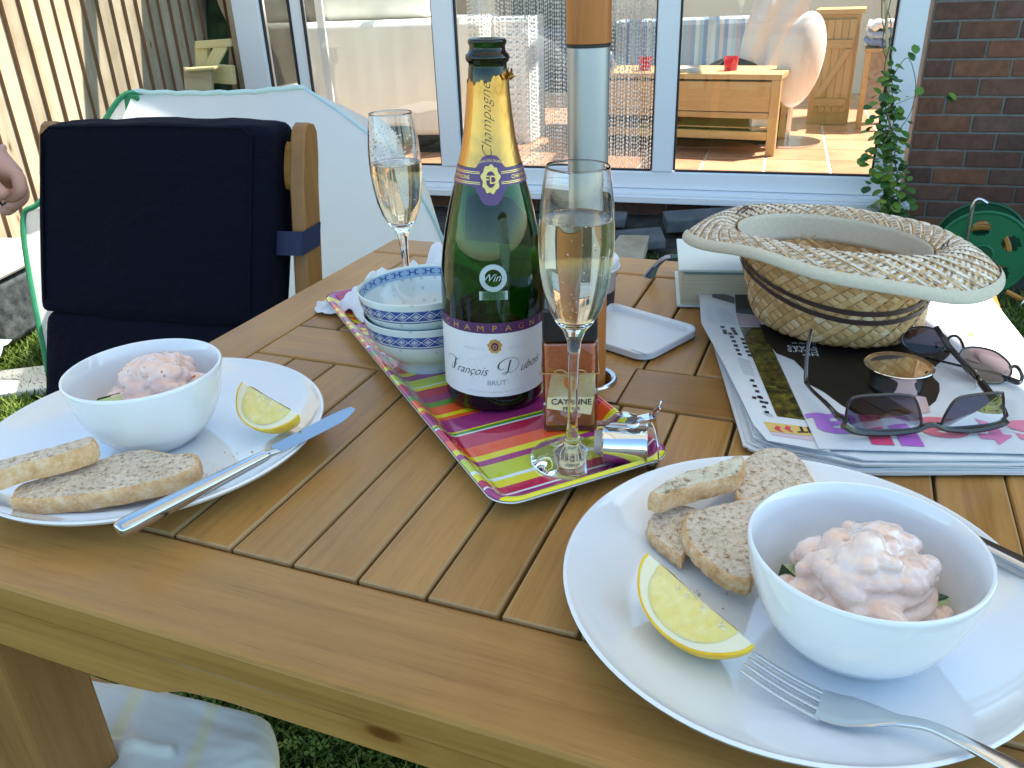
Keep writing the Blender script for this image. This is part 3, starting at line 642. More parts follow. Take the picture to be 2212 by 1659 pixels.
# ------------------------------------------------------------------ climbing plant on a cane
pl = empty('climbing_plant', (1.71, 3.60, 0), 0, 'leafy climbing plant tied to a bamboo cane in front of the right door frame', 'plant')
PO = Vector((1.71, 3.60, 0))
cb0, cb1 = atY(1930, 500, 3.62) - PO, atY(1908, -160, 3.66) - PO
b = MB(); b.tube([Vector((cb0.x, cb0.y, 0)), cb0, cb1], .006, 8); b.build('cane', mat('bamboo', (.62, .47, .26), .5), pl, smooth=True)
M_LEAF = mat('leaf', rough=.4, spec=.4); 
_gi = N(M_LEAF, 'ShaderNodeNewGeometry'); L(M_LEAF, ramp(M_LEAF, _gi.outputs['Random Per Island'], [(0, (.03, .09, .025)), (.4, (.06, .16, .03)), (.75, (.14, .24, .03)), (1, (.28, .32, .05))]), P(M_LEAF).inputs['Base Color'])
b = MB(); lb = MB(); R = random.Random(5)
for k in range(3): b.tube(spline([(cb0 + (cb1 - cb0) * t + Vector((.03 * math.sin(t * 20 + k * 2), .03 * math.cos(t * 17 + k * 2), 0))) for t in [i / 14 for i in range(12)]], 4), .0022, 5)
tw = [atY(1925, 170, 3.6) - PO, atY(1960, 125, 3.55) - PO, atY(1978, 180, 3.55) - PO, atY(1968, 240, 3.58) - PO, atY(1940, 285, 3.6) - PO]; b.tube(spline(tw, 6), .0015, 4)
tw = [atY(1935, 225, 3.6) - PO, atY(1990, 205, 3.5) - PO, atY(2048, 205, 3.4) - PO]; b.tube(spline(tw, 6), .0012, 4)
def leaf(c, s, d, up):
    d = d.normalized(); si = d.cross(up).normalized(); nn = si.cross(d)
    pr = [(0, 0), (.3, .33), (.6, .42), (.85, .28), (1, 0)]
    vs = [c + d * (x * s) + nn * (-.25 * x * x * s) for x, y in pr] + [c + d * (x * s) + si * (y * s) + nn * (.12 * y * s - .25 * x * x * s) for x, y in pr[1:4]] + [c + d * (x * s) - si * (y * s) + nn * (.12 * y * s - .25 * x * x * s) for x, y in pr[1:4]]
    lb.add(vs, [(0, 1, 5), (1, 2, 6, 5), (2, 3, 7, 6), (3, 4, 7), (0, 8, 1), (1, 8, 9, 2), (2, 9, 10, 3), (3, 10, 4)])
for k in range(360):
    y_ = 100 + 385 * R.random() ** .75; dens = .35 + .65 * min(1, max(0, (y_ - 130) / 180)); 
    if R.random() > dens: continue
    x_ = 1911 + (y_ / 450) * 14 + R.gauss(0, 20 if y_ > 200 else 12); c = atY(x_, y_, 3.6 + R.uniform(-.06, .04)) - PO
    a = R.uniform(0, 2 * PI); leaf(c, R.uniform(.028, .052), Vector((math.cos(a), math.sin(a) - .5, R.uniform(-.7, .3))), Vector((R.uniform(-.3, .3), R.uniform(-.6, .1), 1)))
for (x_, y_) in ((1868, 340), (1872, 330), (1880, 362), (1975, 95), (1962, 112), (2048, 200), (2040, 208), (1990, 187), (1885, 190)):
    c = atY(x_, y_, 3.58) - PO; leaf(c, .045, Vector((R.uniform(-1, 1), -.5, -.4)), Vector((0, -.4, 1)))
b.build('stem', mat('stem', (.10, .12, .03), .6), pl, smooth=True); lb.build('leaves', M_LEAF, pl, kind='stuff')
# ------------------------------------------------------------------ slatted table
table = empty('teak_table', (0, 0, 0), PSI, 'square slatted teak garden table laid for lunch', 'table')
def tbox(name, x0, x1, y0, y1, z0, z1, along='x', m=None, bev=.0025):
    """box in table coordinates whose own x axis is the grain direction"""
    cx, cy = (x0 + x1) / 2, (y0 + y1) / 2; b = MB()
    if along == 'x': b.box(x0 - cx, x1 - cx, y0 - cy, y1 - cy, z0, z1); r = 0
    else: b.box(y0 - cy, y1 - cy, -(x1 - cx), x1 - cx, z0, z1); r = PI / 2
    o = b.build(name, [m or M_TEAK, M_TEAKE], table, bevel=bev, seg=2, loc=(cx, cy, 0), rot=(0, 0, r))
    return o
TH = .026
EU0, EU1, EV0, EV1 = -.627, .182, .268, 1.067; IU0, IU1 = -.559, .141
tbox('rail', EU0, EU1, EV0, .3465, HT - TH, HT, bev=.004); tbox('rail', EU0, EU1, .9975, EV1, HT - TH, HT, bev=.004)
tbox('rail', EU0, IU0, .3475, .9965, HT - TH, HT - .0004, 'y', bev=.003); tbox('rail', IU1, EU1, .3475, .9965, HT - TH, HT - .0004, 'y', bev=.003)
# middle rail with the parasol hole
HC = (-.204, .672); HR = .0235
tbox('middle_rail', IU0 + .001, HC[0] - .0395, .6405, .7185, HT - .022, HT - .0006); tbox('middle_rail', HC[0] + .0395, IU1 - .001, .6405, .7185, HT - .022, HT - .0006)
b = MB(); n = 32
def sq(a, h=.039): c, s = math.cos(a), math.sin(a); k = h / max(abs(c), abs(s)); return c * k, s * k
for zz, rev in ((HT - .0006, 0), (HT - .022, 1)):
    vs = [(sq(2 * PI * i / n)[0], sq(2 * PI * i / n)[1], zz) for i in range(n)] + [(HR * math.cos(2 * PI * i / n), HR * math.sin(2 * PI * i / n), zz) for i in range(n)]
    b.add(vs, [(i, (i + 1) % n, n + (i + 1) % n, n + i) for i in range(n)])
b.lathe([(HR, HT - .022), (HR, HT - .0006)], n)
b.build('middle_rail', M_TEAK, table, loc=(HC[0], .6795, 0))
b = MB(); b.lathe([(.0235, HT - .02), (.0237, HT + .0015), (.0255, HT + .0026), (.0275, HT + .0024), (.0292, HT + .0008), (.0292, HT - .0004), (.024, HT - .0004)], 48); b.build('parasol_ring', M_STEEL, table, smooth=True, loc=(HC[0], .6795, 0))
# slats: one mesh per field shared by its copies
def slats(v0, v1, skip=()):
    first = None
    for k in range(14):
        u0 = IU0 + .05 * k + .0026; u1 = u0 + .0452
        if first is None:
            b = MB(); l = (v1 - v0) / 2; b.box(-l, l, -.0238, .0238, HT - .019, HT - .0008); first = b.build('slat', [M_TEAK, M_TEAKE], table, bevel=.0020, seg=2); first.modifiers['b'].material = 1; o = first
        else: o = first.copy(); COL.objects.link(o); o.parent = table
        o.location = ((u0 + u1) / 2, (v0 + v1) / 2, rnd.uniform(-.0006, .0003)); o.rotation_euler = (0, 0, PI / 2 + rnd.uniform(-.0012, .0012))
slats(.349, .638); slats(.721, .9955)
# joint line where the rails butt, apron with a shallow arch, legs
def apron(name, x0, x1, y0, y1):
    b = MB(); poly = [(x0, HT - TH - .001), (x0, HT - .088), (x0 + .13, HT - .088), (x0 + .16, HT - .084), (x0 + .185, HT - .074), (x0 + .22, HT - .070), (x1 - .22, HT - .070), (x1 - .185, HT - .074), (x1 - .16, HT - .084), (x1 - .13, HT - .088), (x1, HT - .088), (x1, HT - TH - .001)]
    cx = (x0 + x1) / 2; b.prism([(p[0] - cx, p[1]) for p in poly], -(y1 - y0) / 2, (y1 - y0) / 2, Matrix(((1, 0, 0, 0), (0, 0, 1, 0), (0, 1, 0, 0), (0, 0, 0, 1))))
    return b.build(name, M_TEAK, table, bevel=.002, loc=(cx, (y0 + y1) / 2, 0), weld=True)
apron('apron', -.548, .108, .286, .306); apron('apron', -.548, .108, 1.029, 1.049)
tbox('apron', EU0 + .02, EU0 + .04, .353, .982, HT - .085, HT - TH - .001, 'y', bev=.002); tbox('apron', EU1 - .04, EU1 - .02, .353, .982, HT - .085, HT - TH - .001, 'y', bev=.002)
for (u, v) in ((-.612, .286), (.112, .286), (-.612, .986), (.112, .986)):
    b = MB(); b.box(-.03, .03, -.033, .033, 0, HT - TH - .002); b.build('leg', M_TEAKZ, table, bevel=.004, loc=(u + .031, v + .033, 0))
for v in (.5, .86): 
    b = MB(); b.box(-.35, .35, -.02, .02, -.02, 0); b.build('bearer', M_TEAK, table, loc=(-.21, v, HT - .0195))

# ------------------------------------------------------------------ parasol
PC = T(HC[0], .6795); par = empty('parasol', (PC.x, PC.y, 0), math.radians(22.5), 'big cream garden parasol on a wood and silver pole through the table', 'parasol')
M_POLE = wood('pole_wood', (.46, .165, .040), (.36, .12, .030), 2, .3, 1, .1, .05); M_SILV = mat('silver_sleeve', (.46, .50, .56), .42, .9)
b = MB(); b.tube([(0, 0, .06), (0, 0, .886)], .0178, 32); b.build('lower_pole', M_POLE, par, smooth=True)
b = MB(); b.tube([(0, 0, .8865), (0, 0, 1.034)], .0172, 32); b.build('sleeve', M_SILV, par, smooth=True)
b = MB(); b.tube([(0, 0, 1.0343), (0, 0, 1.0365)], .0176, 32); b.build('collar', M_SEAL, par, smooth=True)
b = MB(); b.tube([(0, 0, 1.037), (0, 0, 2.5)], .0180, 32); b.build('upper_pole', M_POLE, par, smooth=True)
b = MB(); b.lathe([(0, 0), (.25, 0), (.25, .04), (.05, .07), (.03, .25), (0, .25)], 32); b.build('base', M_DARK, par, smooth=True)
M_CANV = sheet_mat('parasol_canvas', (.74, .70, .60), .30)
APO = 1.13; RC = APO / math.cos(PI / 8); b = MB()
for k in range(8):
    a0, a1 = PI / 8 + k * PI / 4 - math.radians(22.5), PI / 8 + (k + 1) * PI / 4 - math.radians(22.5)
    def fn(u, v, a0=a0, a1=a1):
        p0 = Vector((RC * math.cos(a0), RC * math.sin(a0), 0)); p1 = Vector((RC * math.cos(a1), RC * math.sin(a1), 0)); e = p0.lerp(p1, u) * v
        return Vector((e.x, e.y, 2.5 - .42 * v - .03 * math.sin(PI * u) * v * (1.0)))
    b.grid(fn, 8, 8)
b.build('canopy', M_CANV, par)
b = MB()
for k in range(8):
    a = PI / 8 + k * PI / 4 - math.radians(22.5); b.tube([(.02, 0, 2.47), (RC * .98 * math.cos(a), RC * .98 * math.sin(a), 2.07)] if 0 else [(0, 0, 2.47), (RC * .98 * math.cos(a), RC * .98 * math.sin(a), 2.065)], .008, 6)
    b.tube([(0, 0, 2.1), (RC * .5 * math.cos(a), RC * .5 * math.sin(a), 2.26)], .007, 6)
b.build('ribs', M_POLE, par)

# ------------------------------------------------------------------ chair with navy cushion
CA = atY(560, 262, 1.40); CB = atY(92, 268, 1.52); CW = (CA - CB).xy.length; cyaw = math.atan2(CA.y - CB.y, CA.x - CB.x)
chair = empty('garden_chair', (CB.x, CB.y, 0), cyaw, 'wooden garden chair with thick navy blue cushion at the far left corner of the table', 'chair')
LEAN = math.radians(20); M_NAVY = mat('navy_canvas', (.006, .01, .03), .9, spec=.15); P(M_NAVY).inputs['Sheen Roughness'].default_value = .4
_n = noise(M_NAVY, coords(M_NAVY, (1, 1, 1)), 700, 2); _n2 = noise(M_NAVY, coords(M_NAVY, (1, 1, 1)), 9, 3); _n3 = noise(M_NAVY, coords(M_NAVY, (5, 5, 8), rot=(0, .7, 0)), 1.0, 3, .55, 1.6); bump(M_NAVY, _n3, .55, .02)
L(M_NAVY, ramp(M_NAVY, _n, [(.3, (.0008, .0013, .006)), (.7, (.002, .0035, .014))]), P(M_NAVY).inputs['Base Color'])
def lean(v, z0=.43): return Vector((v.x, v.y - (v.z - z0) * 0 + math.tan(LEAN) * (v.z - .895), v.z))
def pad(x0, x1, y0, y1, z0, z1, name, puff=.012, seed=0):
    """stuffed cushion: rounded box with bulging faces"""
    b = MB(); cx, cy, cz = (x0 + x1) / 2, (y0 + y1) / 2, (z0 + z1) / 2; hx, hy, hz = (x1 - x0) / 2, (y1 - y0) / 2, (z1 - z0) / 2; r = min(hy * .4, .018)
    NU, NV = 18, 18; P_ = []
    def face(f): b.grid(f, NU, NV)
    def shape(x, y, z):
        X, Y, Z = x * hx, y * hy, z * hz; cxx, cyy, czz = max(-hx + r, min(hx - r, X)), max(-hy + r, min(hy - r, Y)), max(-hz + r, min(hz - r, Z)); d = Vector((X - cxx, Y - cyy, Z - czz))
        q = Vector((cxx, cyy, czz)) + (d.normalized() * r if d.length > 1e-9 else Vector())
        bul = (1 - x * x) * (1 - z * z); q.y += math.copysign(puff, y) * bul * (abs(y) > .99); q.x += .004 * math.copysign(1, x) * (1 - z * z) * (abs(x) > .99); q.z += .006 * math.copysign(1, z) * (1 - x * x) * (abs(z) > .99)
        q.y += .0035 * fbm(x * 3, z * 3, seed) * bul; q.z += .002 * fbm(x * 5, y, seed + 1)
        return lean(Vector((cx + q.x, cy + q.y, cz + q.z)))
    m = lambda t: math.sin((2 * t - 1) * PI / 2)
    face(lambda u, v: shape(m(u), -1, m(v))); face(lambda u, v: shape(m(u), 1, m(v))); face(lambda u, v: shape(-1, m(u), m(v))); face(lambda u, v: shape(1, m(u), m(v))); face(lambda u, v: shape(m(u), m(v), 1)); face(lambda u, v: shape(m(u), m(v), -1))
    return b.build(name, M_NAVY, chair, smooth=True, angle=180, weld=True)
pad(-.012, CW + .016, 0, .095, .575, .884, 'back_cushion', .006, 1); pad(-.004, CW + .010, .004, .09, .30, .574, 'back_cushion', .012, 2)
pad(-.0, CW, -.24, .02, .345, .385, 'seat_cushion', .0, 5)
# piping
b = MB(); b.tube([lean(Vector(p)) for p in [(.004, -.002, .60), (.002, -.003, .872), (.02, -.003, .884), (CW * .5, -.004, .888), (CW - .03, -.003, .884), (CW - .012, -.003, .872), (CW - .010, -.002, .60)]], .0022, 6); b.build('piping', M_NAVY, chair, smooth=True)
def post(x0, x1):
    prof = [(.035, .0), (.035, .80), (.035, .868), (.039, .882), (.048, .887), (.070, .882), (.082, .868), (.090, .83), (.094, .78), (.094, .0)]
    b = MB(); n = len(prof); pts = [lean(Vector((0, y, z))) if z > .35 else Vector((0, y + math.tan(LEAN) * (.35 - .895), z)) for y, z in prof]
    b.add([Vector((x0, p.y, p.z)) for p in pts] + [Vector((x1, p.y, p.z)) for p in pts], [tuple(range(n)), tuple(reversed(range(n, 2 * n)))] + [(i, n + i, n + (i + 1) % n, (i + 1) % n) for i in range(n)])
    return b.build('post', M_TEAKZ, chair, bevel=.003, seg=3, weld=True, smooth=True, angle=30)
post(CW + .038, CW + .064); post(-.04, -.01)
b = MB(); b.grid(lambda u, v: lean(Vector((-.01 + (CW + .042) * u, .062 + .022 * math.sin(2 * PI * v) * .5 - .012 * math.sin(PI * u) * 0, .815 + .038 * math.cos(2 * PI * v) + .026 * math.sin(PI * u)))), 16, 12); b.build('top_rail', M_TEAK, chair, smooth=True, angle=180)
b = MB(); b.grid(lambda u, v: lean(Vector((-.01 + (CW + .042) * u, .062 + .012 * math.sin(2 * PI * v), .42 + .022 * math.cos(2 * PI * v)))), 4, 12); b.build('lower_rail', M_TEAK, chair, smooth=True, angle=180)
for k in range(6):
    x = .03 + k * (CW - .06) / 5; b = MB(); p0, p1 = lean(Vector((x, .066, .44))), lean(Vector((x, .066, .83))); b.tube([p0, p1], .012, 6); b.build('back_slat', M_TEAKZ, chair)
def strapband(x0, x1):
    b = MB(); sc = [(.0295, .0), (.0295, .0), (.097, 0), (.097, 0)]
    for zz in (.685, .722): pass
    q = [(x0 - .045, .03), (x0 - .002, .031), (x1 + .003, .0315), (x1 + .003, .0965), (x0 - .002, .0965), (x0 - .045, .09)]
    vs = [lean(Vector((x, y, .684))) for x, y in q] + [lean(Vector((x, y, .722))) for x, y in q]; n = len(q)
    b.add(vs, [(i, i + 1, n + i + 1, n + i) for i in range(n - 1)]); return b.build('tie_band', mat('navy_tape', (.010, .016, .055), .7), chair, solid=.0015)
strapband(CW + .038, CW + .064)
for x in (-.035, CW + .037): 
    b = MB(); b.box(x - .005, x + .03, -.24, -.20, 0, .304); b.build('front_leg', M_TEAKZ, chair, bevel=.004)
b = MB(); b.box(-.0, CW, -.24, -.01, .305, .335); b.build('seat', M_TEAK, chair)

# ------------------------------------------------------------------ cream cloth on a stool under the near edge
sp = at(330, 1590, .46); stool = empty('wooden_stool', (sp.x, sp.y, 0), PSI, 'low wooden stool under the near left edge of the table beneath a cream cloth', 'stool')
b = MB(); b.box(-.17, .08, -.14, .06, .405, .43); b.build('seat', M_TEAK, stool, bevel=.004)
for x in (-.15, .04):
    for y in (-.12, .02): b = MB(); b.box(x, x + .03, y, y + .03, 0, .404); b.build('leg', M_TEAKZ, stool)
M_CLOTH = mat('cream_cotton', (.70, .69, .62), .9); _v = coords(M_CLOTH, (1, 1, 1), 'Generated'); 
wv = N(M_CLOTH, 'ShaderNodeTexWave'); wv.inputs['Scale'].default_value = 1.1; wv.inputs['Distortion'].default_value = .6; L(M_CLOTH, _v, wv.inputs[0])
L(M_CLOTH, ramp(M_CLOTH, wv.outputs[0], [(.0, (.74, .71, .62)), (.9, (.76, .72, .63)), (.97, (.80, .73, .48))]), P(M_CLOTH).inputs['Base Color'])  # yellow streaks: light through the slat gaps, put into the cloth colour
c00, c10, c11, c01 = at(60, 1410, .455), at(600, 1530, .455), at(590, 1760, .455), at(60, 1960, .455)
def clo(u, v):
    a, c = 2 * u - 1, 2 * v - 1; x = a * math.sqrt(1 - .34 * c * c); y = c * math.sqrt(1 - .34 * a * a); k = .5; x, y = a * k + x * (1 - k), c * k + y * (1 - k)
    uu, vv = (x + 1) / 2, (y + 1) / 2; p = (c01.lerp(c11, uu)).lerp(c00.lerp(c10, uu), vv); e = max(abs(a), abs(c))
    p.z = .452 + .003 * fbm(u * 3, v * 3, 6) + .012 * math.exp(-((u - .42 - .25 * (v - .5)) / .05) ** 2) * (1 - v) - .016 * max(0, (e - .8) / .2) ** 2 + .008 * math.exp(-((v - .62 + .1 * u) / .03) ** 2) * (u < .6)
    return p
b = MB(); b.grid(clo, 60, 60); tag(b.build('cream_cloth', M_CLOTH, smooth=True, angle=180, solid=.003), 'crumpled cream cloth with painted yellow streaks of light on the stool under the table', 'cloth')

# ------------------------------------------------------------------ forearm and hand at the left edge
M_SKIN = mat('skin', (.50, .26, .20), .5, sss=.15, sssr=(.01, .004, .002))
def skin_mesh(name, verts, edges, radii, m, parent=None, root=0, sub=2):
    me = bpy.data.meshes.new(name); me.from_pydata(verts, edges, []); me.materials.append(m); o = link(name, me, parent)
    md = o.modifiers.new('skin', 'SKIN'); md.use_smooth_shade = True; md.branch_smoothing = .6
    for i, r in enumerate(radii): me.skin_vertices[0].data[i].radius = (r, r); me.skin_vertices[0].data[i].use_root = (i == root)
    o.modifiers.new('sub', 'SUBSURF').levels = sub; o.modifiers['sub'].render_levels = sub; return o
HY = 1.22
def hp(x, y, dy=0): return atY(x, y, HY + dy)
pers = empty('person', (hp(-60, 330).x, HY, 0), 0, 'person at the left edge, only a bare hand with a silver ring in view', 'person')
off = Vector((hp(-60, 330).x, HY, 0))
V_ = [hp(-420, 60, .1), hp(-210, 180, .05), hp(-85, 300, 0), hp(-45, 335), hp(5, 365)]; E_ = [(0, 1), (1, 2), (2, 3), (3, 4)]; Rr = [.045, .037, .027, .029, .030]
def chain(base, pts, rs):
    k = base
    for p, r in zip(pts, rs): V_.append(p); Rr.append(r); E_.append((k, len(V_) - 1)); k = len(V_) - 1
chain(4, [hp(38, 378, -.015), hp(46, 412, -.02), hp(22, 428, -.022), hp(0, 420, -.02)], [.0115, .0105, .0095, .008])
chain(4, [hp(42, 388, .01), hp(50, 425, .008), hp(26, 446, .006), hp(2, 436, .004)], [.012, .011, .010, .0085])
chain(4, [hp(32, 398, .034), hp(36, 436, .034), hp(14, 458, .03), hp(-8, 446, .028)], [.0115, .0105, .0095, .008])
chain(4, [hp(14, 402, .055), hp(16, 436, .056), hp(-4, 456, .05)], [.0105, .009, .0075])
chain(3, [hp(-30, 385, -.035), hp(-5, 415, -.045), hp(18, 426, -.045)], [.014, .012, .010])
skin_mesh('hand_and_forearm', [v - off for v in V_], E_, Rr, M_SKIN, pers)
b = MB(); wc = hp(-95, 292) - off; wd = (hp(-60, 322) - hp(-110, 280)).normalized(); w1 = wd.orthogonal().normalized(); w2 = wd.cross(w1)
b.tube([wc + w1 * (.031 * math.cos(2 * PI * k / 24)) + w2 * (.031 * math.sin(2 * PI * k / 24)) for k in range(24)], .004, 6, closed=True); b.build('watch_band', M_STEEL, pers, smooth=True)
rc_ = hp(8, 428, -.028) - off; b = MB(); rd = (hp(22, 428) - hp(0, 420)).normalized(); w1 = rd.orthogonal().normalized(); w2 = rd.cross(w1)
b.tube([rc_ + w1 * (.0098 * math.cos(2 * PI * k / 20)) + w2 * (.0098 * math.sin(2 * PI * k / 20)) for k in range(20)], .0022, 6, closed=True); b.build('ring', M_STEEL, pers, smooth=True)
# ================================================================== things on the table
# ---- plates and bowls
def plate(c, R0, label):
    k = R0 / .137; b = MB()
    b.lathe([(0, .0035), (.078 * k, .0038), (.098 * k, .0062), (.117 * k, .0118), (.129 * k, .0172), (.1352 * k, .0212), (.1364 * k, .0226), (.1376 * k, .0228), (.1386 * k, .0218), (.1372 * k, .0192), (.120 * k, .0098), (.098 * k, .0025), (.088 * k, 0), (.084 * k, 0), (.082 * k, .0015), (0, .0015)], 96)
    return tag(b.build('dinner_plate', M_PORC, loc=(c[0], c[1], HT + .0003), smooth=True, angle=60), label, 'plate', 'white dinner plates')
PL, PR = Vector((-.2977, .601, HT)), Vector((.1610, .383, HT))
plate(PL, .1365, 'round white dinner plate holding bread, lemon and bowl at the left of the table')
plate(PR, .1335, 'large white dinner plate nearest the camera at the lower right with a fork on it')
def bowl(c, label, r=.0625, h=.0655):
    k = r / .0625; b = MB()
    o_ = [(.0, .0015), (.026, .0015), (.027, 0), (.0305, 0), (.0315, .0025), (.040, .008), (.0495, .020), (.0565, .036), (.0605, .052), (.0620, .063), (.0618, .0652), (.0606, .0658), (.0596, .0650), (.0580, .052), (.0540, .037), (.0470, .0225), (.038, .0120), (.026, .0065), (0, .005)]
    b.lathe([(x * k, z) for x, z in o_], 80); return tag(b.build('bowl', M_PORC, loc=c, smooth=True, angle=70), label, 'bowl', 'white food bowls')
ZB = HT + .0045
BL_, BR_ = Vector((-.3015, .6135, ZB)), Vector((.1835, .3480, ZB))
bowl(BL_, 'white bowl of prawn cocktail dusted with paprika on the left plate'); bowl(BR_, 'white bowl of pink prawn cocktail on the near right plate', .0612)

# ---- prawn cocktail: lumps fused into one glossy sauce covered mound
def sauce_mat(name, c1, c2, spots=None):
    m = mat(name, c1, .12, sss=.18, sssr=(.004, .002, .0015), coat=.9); v = coords(m, (1, 1, 1)); n = noise(m, v, 75, 3)
    c = ramp(m, n, [(.35, c1), (.65, c2)])
    if spots:
        vo = N(m, 'ShaderNodeTexVoronoi'); vo.inputs['Scale'].default_value = spots[2]; L(m, v, vo.inputs['Vector']); big = noise(m, v, 70, 2)
        s = ramp(m, vo.outputs['Distance'], [(spots[3], (1, 1, 1)), (spots[3] + .06, (0, 0, 0))]); mk = ramp(m, big, [(spots[4], (0, 0, 0)), (spots[4] + .08, (1, 1, 1))]); mm = N(m, 'ShaderNodeMath', operation='MULTIPLY'); L(m, s, mm.inputs[0]); L(m, mk, mm.inputs[1])
        c = mixc(m, mm.outputs[0], c, spots[0])
    L(m, c, P(m).inputs['Base Color']); bump(m, noise(m, v, 150, 3), .35, .003); return m
def bowl_in(z): return float(np.interp(z, [.005, .0065, .012, .0225, .037, .052, .065], [.02, .026, .038, .047, .054, .058, .0596]))
def mound(bc, off, rx, ry, rz, n, seed, m, label, name='prawn_cocktail', k=1.0):
    R = random.Random(seed); b = MB(); c = bc + off
    def blob(p, s, rot):
        q = Vector((p.x + off.x, p.y + off.y)); lim = bowl_in(p.z + off.z) * k - max(s) * 1.02 - .0008
        if max(s) < .03 and q.length > lim: q = q * (max(lim, 0) / q.length); p = Vector((q.x - off.x, q.y - off.y, p.z))
        M = Matrix.Translation(p) @ rot.to_matrix().to_4x4() @ Matrix.Diagonal((*s, 1)); bm = bmesh.new(); bmesh.ops.create_icosphere(bm, subdivisions=2, radius=1); bm.transform(M)
        b.add([v.co.copy() for v in bm.verts], [[v.index for v in f.verts] for f in bm.faces]); bm.free()
    for j in range(6):
        z_ = rz * (.06 + .13 * j); q_ = bowl_in(z_ + off.z) * k - off.xy.length - .006; w_ = min(rx * .80 * math.sqrt(max(.05, 1 - (z_ / (rz * .95)) ** 2)), q_); M0 = Vector((0, 0, z_)); bm = bmesh.new(); bmesh.ops.create_icosphere(bm, subdivisions=3, radius=1); bm.transform(Matrix.Translation(M0) @ Matrix.Diagonal((w_, w_ * ry / rx, rz * .13, 1))); b.add([v.co.copy() for v in bm.verts], [[v.index for v in f.verts] for f in bm.faces]); bm.free()
    for i in range(n):
        a = R.uniform(0, 2 * PI); q = R.random() ** .6; x, y = rx * .80 * q * math.cos(a), ry * .80 * q * math.sin(a); z = rz * (.86 * (1 - q * q) ** .6) + R.uniform(-.003, .002)
        s = R.uniform(.0058, .0118); rot = Quaternion((R.random(), R.random(), R.random()), R.uniform(0, 3)); blob(Vector((x, y, max(z, .006))), (s * R.uniform(1.1, 1.5), s * R.uniform(.75, 1.0), s * R.uniform(.65, .9)), rot)
        if R.random() < .45:   # a curled prawn: a second lobe hugging the first
            blob(Vector((x + s * .9 * math.cos(a + 1), y + s * .9 * math.sin(a + 1), max(z + .001, .006))), (s * .75, s * .6, s * .6), rot)
    me_o = b.build(name, m, loc=c); r = me_o.modifiers.new('r', 'REMESH'); r.mode = 'VOXEL'; r.voxel_size = .0011; r.use_smooth_shade = True
    sm = me_o.modifiers.new('s', 'SMOOTH'); sm.iterations = 1; sm.factor = .4; baked(me_o); me_o.data.polygons.foreach_set('use_smooth', [True] * len(me_o.data.polygons))
    me_o.data.materials.clear(); me_o.data.materials.append(m); return tag(me_o, label, 'prawn cocktail')
M_SAUCE = sauce_mat('pink_sauce', (.80, .54, .42), (.84, .67, .58), ((.12, .09, .08), 0, 260, .05, .62)); M_SAUCE2 = sauce_mat('pink_sauce_paprika', (.75, .46, .36), (.78, .58, .50), ((.42, .08, .03), 0, 230, .22, .52))
mound(BR_, Vector((.0035, -.0005, .010)), .0520, .0460, .062, 52, 11, M_SAUCE, 'smooth pink prawn cocktail mound in the near right bowl'); mound(BL_, Vector((.0075, .006, .012)), .0490, .0430, .062, 86, 5, M_SAUCE2, 'lumpy pink prawn cocktail sprinkled with red paprika in the left bowl')
M_CUC = mat('cucumber_flesh', (.50, .58, .26), .25, sss=.2); M_CUCS = mat('cucumber_skin', (.02, .06, .012), .35)
def cucumber(px, py, z, rz, lab, tilt=.9, l=.018):
    p = at(px, py, z); cu_ = empty('cucumber_stick', p, rz, lab, 'cucumber', rot=(tilt, 0, rz)); b = MB(); b.box(-l / 2, l / 2, -.0045, .0045, -.004, .004); b.build('flesh', M_CUC, cu_, bevel=.0012); b = MB(); b.box(-l / 2 + .0003, l / 2 - .0003, .0046, .0056, -.0043, .0043); b.build('skin', M_CUCS, cu_, bevel=.0004)
cucumber(1745, 1208, .778, 1.0, 'cucumber piece with dark skin poking out at the back left of the right bowl'); cucumber(1722, 1250, .776, 1.9, 'cucumber piece with dark skin at the left side of the right bowl', .2); cucumber(2000, 1316, .775, .3, 'pale green cucumber piece under the front right of the prawns', 1.2, .024)
cucumber(240, 872, .79, .6, 'green cucumber tip peeping out left of the prawns in the left bowl', .6)
# whole prawn in its shell leaning against the bowl side
# ---- bread
def crumb(name, c1, c2, sc=1.0):
    m = mat(name, rough=.95, spec=.15); v = coords(m, (1, 1, 1), rand=True); n = noise(m, v, 260 * sc, 4, .65, .2); n2 = noise(m, v, 45, 3); n3 = noise(m, v, 520 * sc, 2)
    c = ramp(m, n, [(.34, (.34, .21, .12)), (.42, c2), (.52, c1)]); c = mixc(m, ramp(m, n3, [(.60, (0, 0, 0)), (.68, (.6, .6, .6))]), c, (.36, .21, .11)); L(m, mixc(m, 1, c, ramp(m, n2, [(.3, (.88, .86, .84)), (.7, (1.06, 1.06, 1.06))]), 'MULTIPLY'), P(m).inputs['Base Color'])
    bump(m, n, 1, .004); return m
M_CRUMB = crumb('brown_crumb', (.80, .68, .54), (.64, .50, .36)); M_CRUST = mat('crust', rough=.8, spec=.2)
_v = coords(M_CRUST, (1, 1, 1), rand=True); _n = noise(M_CRUST, _v, 90, 5, .65); _n2 = noise(M_CRUST, _v, 420, 3)
L(M_CRUST, mixc(M_CRUST, ramp(M_CRUST, _n2, [(.5, (0, 0, 0)), (.75, (.55, .55, .55))]), ramp(M_CRUST, _n, [(.3, (.48, .25, .10)), (.5, (.66, .40, .19)), (.7, (.76, .58, .38))]), (.72, .62, .5)), P(M_CRUST).inputs['Base Color']); bump(M_CRUST, _n2, .5, .002)
